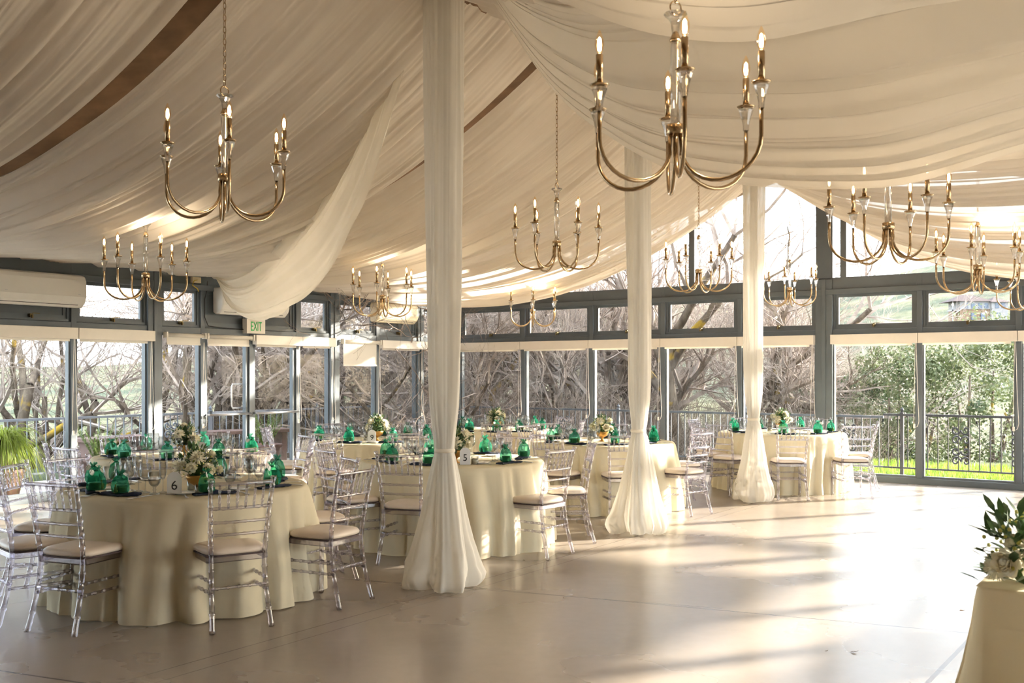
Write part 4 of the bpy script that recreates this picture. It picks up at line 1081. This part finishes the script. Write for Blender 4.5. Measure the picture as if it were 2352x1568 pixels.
# wooden benches/tables outside
M['bench'] = mat('weathered brown plank', (0.17,0.105,0.09), 0.7, var=0.3, scale=6)
for (pa, pb, py, Y, l) in ((185,338,1003,14.6,'weathered wooden table on the patio left of the exit doors'),(474,662,987,16.6,'long weathered wooden table seen through the exit doors')):
    a_, b_ = at(pa, py, Y), at(pb, py-2, Y+1.0); r = thing('patio_table', l, 'table'); d = (b_-a_); d.z = 0; ln = d.length; d.normalize(); n_ = Vector((-d.y, d.x, 0)); c = (a_+b_)/2; zt = c.z
    MB().box((c.x, c.y, zt-.03), (ln,.5,.06), (d, n_, Vector((0,0,1)))).build('tabletop', M['bench'], r, bevel=.01)
    for q in (-.38,.38):
        p = c+d*ln*q; MB().box((p.x, p.y, (zt-.06-.07)/2), (.09,.4,zt-.06+.07), (d, n_, Vector((0,0,1)))).build('leg', M['bench'], r)

# ---------------------------------------------------------------- terrain, hills, house
def horizon_row(px):
    return interp([(-900,838),(0,842),(260,838),(420,820),(560,812),(900,740),(1100,706),(1400,690),(1700,690),(1900,668),(2050,630),(2200,598),(2352,580),(3200,560),(4500,640)], px)
def ground_z(az_px, Dp):
    """height of the land at depth Dp along picture column az_px (near ground falls away, hills rise beyond)"""
    top = CAMH+(HOR-horizon_row(az_px))*420/FPX
    base = -.10 if Dp < 19 else -.10-(Dp-19)*.10
    low = -5.2
    if Dp < 19: return -.14
    if Dp < 70: return -.14+(low+.14)*min(1,((Dp-19)/42))**.8
    q = min(1, (Dp-70)/350); z = low+(top-low)*q**1.15
    return z+ (1-abs(2*q-1))*2.0*mnoise.noise(Vector((az_px*.004, Dp*.012, 0)))
M['hill'] = None
mh, th, ph_ = base_mat('hillside grass and scrub')
cr, no = ramp_noise(th, .05, (0.045,0.062,0.04), (0.15,0.14,0.08), detail=9, lo=.38, hi=.62)
cr2, no2 = ramp_noise(th, .5, (0.55,0.6,0.5), (1,1,1), detail=6, lo=.42, hi=.6)
mu = th.nodes.new('ShaderNodeMix'); mu.data_type = 'RGBA'; mu.blend_type = 'MULTIPLY'; mu.inputs[0].default_value = 1
th.links.new(cr.outputs[0], mu.inputs[6]); th.links.new(cr2.outputs[0], mu.inputs[7]); th.links.new(mu.outputs[2], ph_.inputs['Base Color']); ph_.inputs['Roughness'].default_value = .95; ph_.inputs['Specular IOR Level'].default_value = .1
M['hill'] = mh
rows = []
Ds = [10,14,17,19,20.5,22,24,27,30,34,40,48,58,70,85,105,130,160,195,235,280,330,380,420,430,470]
for Dp in Ds:
    row = []
    for k in range(141):
        px = -1600+45*k; u = (px-1176)/FPX
        z = ground_z(px, min(Dp,420)); 
        if Dp > 420: z = ground_z(px, 420)-(Dp-420)*.4
        row.append(Vector((u*Dp, Dp, z)))
    rows.append(row)
stru(MB().grid(rows).build('terrain', mh, smooth=True), 'valley slope and green hills beyond the railing')
stru(MB().poly([(-60,-30,-.15),(60,-30,-.15),(60,12,-.15),(-60,12,-.15)]).build('ground', M['patio']), 'flat ground around the hall')
# grass strip
M['grass'] = leaf_mat('short bright grass', (0.12,0.22,0.02), (0.28,0.38,0.06), 0.45, 3)
m = MB(); rg3 = random.Random(8)
for i in range(15000):
    s_, t_ = PS+.12+rg3.random()**1.3*2.6, rg3.uniform(-1.5,8.0); p = W(s_, t_, -.09); h = rg3.uniform(.05,.13); a = rg3.uniform(0,3.14); dx = Vector((math.cos(a)*.008, math.sin(a)*.008, 0)); tp_ = p+Vector((rg3.uniform(-.03,.03), rg3.uniform(-.03,.03), h))
    m.add([p-dx, p+dx, tp_], [(0,1,2)])
tag(m.build('grass', M['grass']), 'bright green grass strip behind the right railing', 'grass', kind='stuff')
# house on the hill
M['stucco'] = mat('tan stucco', (0.19,0.12,0.075), 0.9); M['stuccow'] = mat('pale trim', (0.25,0.235,0.23), 0.8); M['rooftile'] = mat('brown roof tiles', (0.065,0.042,0.04), 0.9); M['winb'] = mat('dark window glass', (0.08,0.10,0.14), 0.2)
HD = 190.0
hb = at(2250, 736, HD); hs = HD/FPX
h = thing('hillside_house', 'tan two-storey house with brown roof on the hillside, upper right', 'house', (hb.x, hb.y, hb.z))
def hx(x0, x1, y0, y1, z0, z1, name, mt):
    return MB().box(((x0+x1)/2*hs, (y0+y1)/2*hs, (z0+z1)/2*hs), ((x1-x0)*hs, (y1-y0)*hs, (z1-z0)*hs)).build(name, mt, h)
hx(-45,24,0,60,-14,26,'lower_storey', M['stucco']); hx(-45,24,-2,60,26,44,'upper_storey', M['stuccow']); hx(24,62,-8,55,-14,42,'wing', M['stuccow'])
for x in (-36,-20,-4,10,32,46): 
    w_ = hx(x, x+9, -9 if x > 20 else -3, 0, 28, 40, 'window', M['winb'])
for x in (-20,2,34): hx(x, x+10, -9 if x > 20 else -3, 2, 2, 18, 'window', M['winb'])
hx(-62,-45,0,30,22,25,'balcony', M['stuccow']); hx(-62,-60,0,2,-14,44,'balcony_post', M['stuccow'])
def hip(x0, x1, y0, y1, z0, z1, name):
    a = min((x1-x0),(y1-y0))/2; m = MB(); c = (y0+y1)/2
    P = [(x0,y0,z0),(x1,y0,z0),(x1,y1,z0),(x0,y1,z0),(x0+a,c,z1),(x1-a,c,z1)]
    m.add([Vector(p)*hs for p in P], [(0,1,5,4),(1,2,5),(2,3,4,5),(3,0,4),(3,2,1,0)]); m.build(name, M['rooftile'], h)
hip(-66,30,-8,66,44,62,'roof'); hip(20,68,-14,60,42,56,'roof')

# ---------------------------------------------------------------- trees
def bark(name, c1, c2, lichen):
    m, t, p = base_mat(name); cr, no = ramp_noise(t, 9, c1, c2, detail=6, stretch=(1,1,.35)); 
    c2_, n2 = ramp_noise(t, 2.3, (0,0,0), (1,1,1), detail=5, lo=.60, hi=.68)
    mx = t.nodes.new('ShaderNodeMix'); mx.data_type = 'RGBA'; t.links.new(c2_.outputs[0], mx.inputs[0]); t.links.new(cr.outputs[0], mx.inputs[6]); mx.inputs[7].default_value = (*lichen, 1)
    t.links.new(mx.outputs[2], p.inputs['Base Color']); p.inputs['Roughness'].default_value = .9; p.inputs['Specular IOR Level'].default_value = .15
    b = t.nodes.new('ShaderNodeBump'); b.inputs['Strength'].default_value = .4; t.links.new(no.outputs[0], b.inputs['Height']); t.links.new(b.outputs[0], p.inputs['Normal']); return m
M['bark'] = bark('grey brown bark with yellow lichen', (0.07,0.052,0.04), (0.17,0.135,0.10), (0.34,0.22,0.03))
M['twig'] = mat('grey pink twigs', (0.44,0.365,0.315), 0.9, var=0.45, scale=5, spec=.15)
M['twigd'] = mat('dark brush twigs', (0.36,0.295,0.25), 0.9, var=0.5, scale=5, spec=.15)
def grow(TM, BM, p, d, ln, r, lvl, rng, maxl, spread, up, nch):
    n = 5 if lvl < 2 else 4; P = [p]; Rr = [r]; dd = d.copy(); r1 = r*(.62 if lvl < maxl else .35); kids = []
    for i in range(n):
        dd = (dd+Vector((rng.uniform(-1,1), rng.uniform(-1,1), rng.uniform(-1,1)))*.22+Vector((0,0,up))*.10).normalized()
        P.append(P[-1]+dd*(ln/n)); Rr.append(r+(r1-r)*(i+1)/n); kids.append((P[-1], dd.copy(), Rr[-1], (i+1)/n))
    (TM if lvl <= 1 else BM).tube(P, Rr, 7 if lvl == 0 else (5 if lvl == 1 else 3), cap=False)
    if lvl >= maxl: return
    for k in range(nch[lvl]):
        q = kids[min(n-1, int((.30+.70*rng.random())*n))] if k else kids[-1]
        ax = q[1].orthogonal().normalized(); a = rng.uniform(0, 2*PI); side = (ax*math.cos(a)+q[1].cross(ax)*math.sin(a))
        nd = (q[1]*(1-.3*spread)+side*spread*rng.uniform(.5,1.1)).normalized()
        grow(TM, BM, q[0], nd, ln*rng.uniform(.55,.80), q[2]*(.78 if lvl < 2 else .52), lvl+1, rng, maxl, spread, up, nch)
def make_tree(seed, stems, ln, r, lean, maxl=5, spread=.75, up=.5, nch=(4,5,5,5,4), low=1.0):
    rng = random.Random(seed); root = thing('bare_tree', '', 'tree'); T, B = MB(), MB()
    for i in range(stems):
        a = 2*PI*i/stems+rng.uniform(-.4,.4); le = lean*rng.uniform(.6,1.2)
        grow(T, B, Vector((math.cos(a)*r*.8, math.sin(a)*r*.8, -.2)), Vector((math.cos(a)*le, math.sin(a)*le, 1)).normalized(), ln*rng.uniform(.85,1.1), r*rng.uniform(.75,1.1), 0, rng, maxl, spread, up, nch)
    T.build('trunk', M['bark'], root, True); B.build('twigs', M['twig'], root); return root
protos = [make_tree(1, 4, 2.6, .14, .65), make_tree(2, 3, 2.9, .16, .45, spread=.85), make_tree(5, 5, 2.3, .11, .8, spread=.7), make_tree(9, 3, 2.5, .13, .9, spread=.8, up=.35), make_tree(14, 4, 2.6, .115, .6, spread=.8, nch=(3,4,5,5,4))]
up_ = [[False] for _ in protos]
# (picture column, depth, base height, prototype, turn, scale)
TR_ = [(-30,17.5,-1.0,4,0,1.05,'thick dark trunk at the left photo edge'),(95,18.3,-1.1,4,40,.95,'bare tree with forked lichen covered trunk left of the first mullion'),
(470,19.0,-1.2,4,200,1.0,'bare tree with orange lichen behind the left exit door'),
 (560,19.5,-1.0,0,130,1.05,'bare tree with leaning lichen covered trunks between the exit doors'),(640,21.5,-1.2,1,250,1.0,'bare tree behind the right exit door'),
 (760,22.5,-1.3,3,300,1.0,'bare tree behind the second thick upright'),(880,21,-1.2,2,20,1.1,'bare tree behind the far cream air conditioner'),
 (1010,24,-1.5,0,70,1.0,'bare tree hidden partly by the nearest draped column'),(1120,22.5,-1.2,1,160,1.05,'bare tree right of the nearest draped column'),
 (1250,23.5,-1.4,2,330,1.1,'bare tree behind the far corner table'),(1370,22.8,-1.2,0,220,1.1,'bare tree left of the middle column'),
 (1475,25.5,-1.6,3,30,1.1,'bare tree behind the middle column'),(1575,21.5,-1.0,1,110,1.22,'tall bare tree rising above the beam beside the farthest column'),
 (1660,24,-1.2,2,260,1.15,'bare tree just left of the farthest column'),(1790,26,-1.8,0,310,1.0,'bare tree behind the rightmost round table'),(1930,33,-2.2,2,80,1.15,'far bare tree right of the thick upright')]
for (px, Y, z, k, rot, sc, l) in TR_:
    u = (px-1176)/FPX; place(protos[k], up_[k], (u*Y, Y, z), R(rot), l, 'bare winter trees', sc)
def make_brush(seed, n, h, w_):
    rng = random.Random(seed); B = MB()
    for i in range(n):
        a = rng.uniform(0, 6.28); q = rng.random()**.5*w_; p = Vector((math.cos(a)*q, math.sin(a)*q, -.1)); d = Vector((rng.uniform(-.5,.5), rng.uniform(-.5,.5), 1)).normalized()
        grow(B, B, p, d, h*rng.uniform(.35,.6), .010, 2, rng, 4, .7, .2, (0,0,5,4,0))
    return tag(B.build('thicket', M['twigd'] if seed % 2 else M['twig']), '', 'bush')
bp = [make_brush(3, 120, 2.4, 1.5), make_brush(4, 120, 2.2, 1.5)]; bu = [[False],[False]]
rg4 = random.Random(12)
bw = []
for i in range(26):
    px = -60+i*80; Y = 17.8+(i % 3)*1.8+(3 if px > 300 else 0)+(1 if px > 1500 else 0)
    if px < 480: Y += 3; zz = -2.3
    else: zz = -1.0-(i % 3)*.3
    if px > 1900: Y += 5; zz = -1.6
    k = i % 2; u = (px-1176)/FPX
    if px < 480 and i % 2: continue
    place(bp[k], bu[k], (u*Y, Y, zz), rg4.uniform(0,6.28), 'tangled leafless thicket beyond the railing, number %d from the left' % (i+1), 'leafless thickets beyond the railing', rg4.uniform(.95,1.3))
# evergreen shrubs
M['ever'] = leaf_mat('grey green oak leaves', (0.05,0.075,0.025), (0.20,0.23,0.11), 0.3, 1.6)
M['everd'] = leaf_mat('dark green shrub leaves', (0.015,0.04,0.012), (0.07,0.12,0.04), 0.25, 2.0)
def shrub(px, Y, zb, h, w_, seed, nl, mt, label, ls=.06):
    u = (px-1176)/FPX; rng = random.Random(seed); root = thing('evergreen_shrub', label, 'shrub', (u*Y, Y, zb))
    T = MB(); L = MB(); cl = []
    for i in range(6):
        a = rng.uniform(0,6.28); e = Vector((math.cos(a)*w_*.5, math.sin(a)*w_*.5, h*rng.uniform(.5,.85)))
        T.tube([Vector((0,0,-.3)), e*.4+Vector((rng.uniform(-.2,.2),0,.2)), e], [.07,.05,.02], 6)
    T.build('trunk', M['bark'], root, True)
    nc = 70
    for i in range(nc):
        a = rng.uniform(0,6.28); q = rng.random()**.5; z = rng.uniform(.08,1); k = math.sin(PI*min(1, .18+z*.72))**.7
        cl.append((Vector((math.cos(a)*q*w_*k, math.sin(a)*q*w_*k, z*h)), rng.uniform(.16,.34)*h/3.0))
    for i in range(nl):
        c, r_ = rng.choice(cl); d = Vector((rng.gauss(0,1), rng.gauss(0,1), rng.gauss(0,1))).normalized(); p = c+d*r_*rng.uniform(.6,1.05)
        s_ = d.cross(Vector((rng.uniform(-1,1), rng.uniform(-1,1), rng.uniform(-1,1)))).normalized()*ls*.5*rng.uniform(.6,1.2); e = (s_.cross(d)+d*(ls*rng.uniform(-.25,.25)))*rng.uniform(.9,1.5)
        L.add([p-s_, p+e-s_*.2, p+s_, p-e], [(0,1,2,3)])
    L.build('foliage', M[mt], root); return root
shrub(2250, 21.5, -2.3, 4.9, 2.0, 1, 16000, 'ever', 'broad grey green oak behind the right railing')
shrub(2420, 20.5, -2.2, 4.6, 1.8, 2, 13000, 'ever', 'grey green oak at the right photo edge')
shrub(2085, 22.5, -2.3, 4.6, 1.5, 3, 14000, 'ever', 'grey green oak left of the right mullion behind the railing')
shrub(1985, 24, -2.2, 3.7, 1.3, 4, 12000, 'everd', 'dark green shrub right of the thick grey upright')
shrub(1850, 25, -2.2, 3.2, .9, 5, 9000, 'everd', 'low dark green shrub above the rightmost round table')
shrub(330, 27, -2.9, 2.6, 1.3, 6, 6000, 'everd', 'distant green bush beyond the left railing')
shrub(1250, 28, -2.6, 3.4, 2.2, 7, 9000, 'everd', 'dark evergreen behind the bare trees of the far corner')
shrub(760, 26, -2.5, 3.9, 2.0, 8, 9000, 'everd', 'dark evergreen behind the second thick upright')
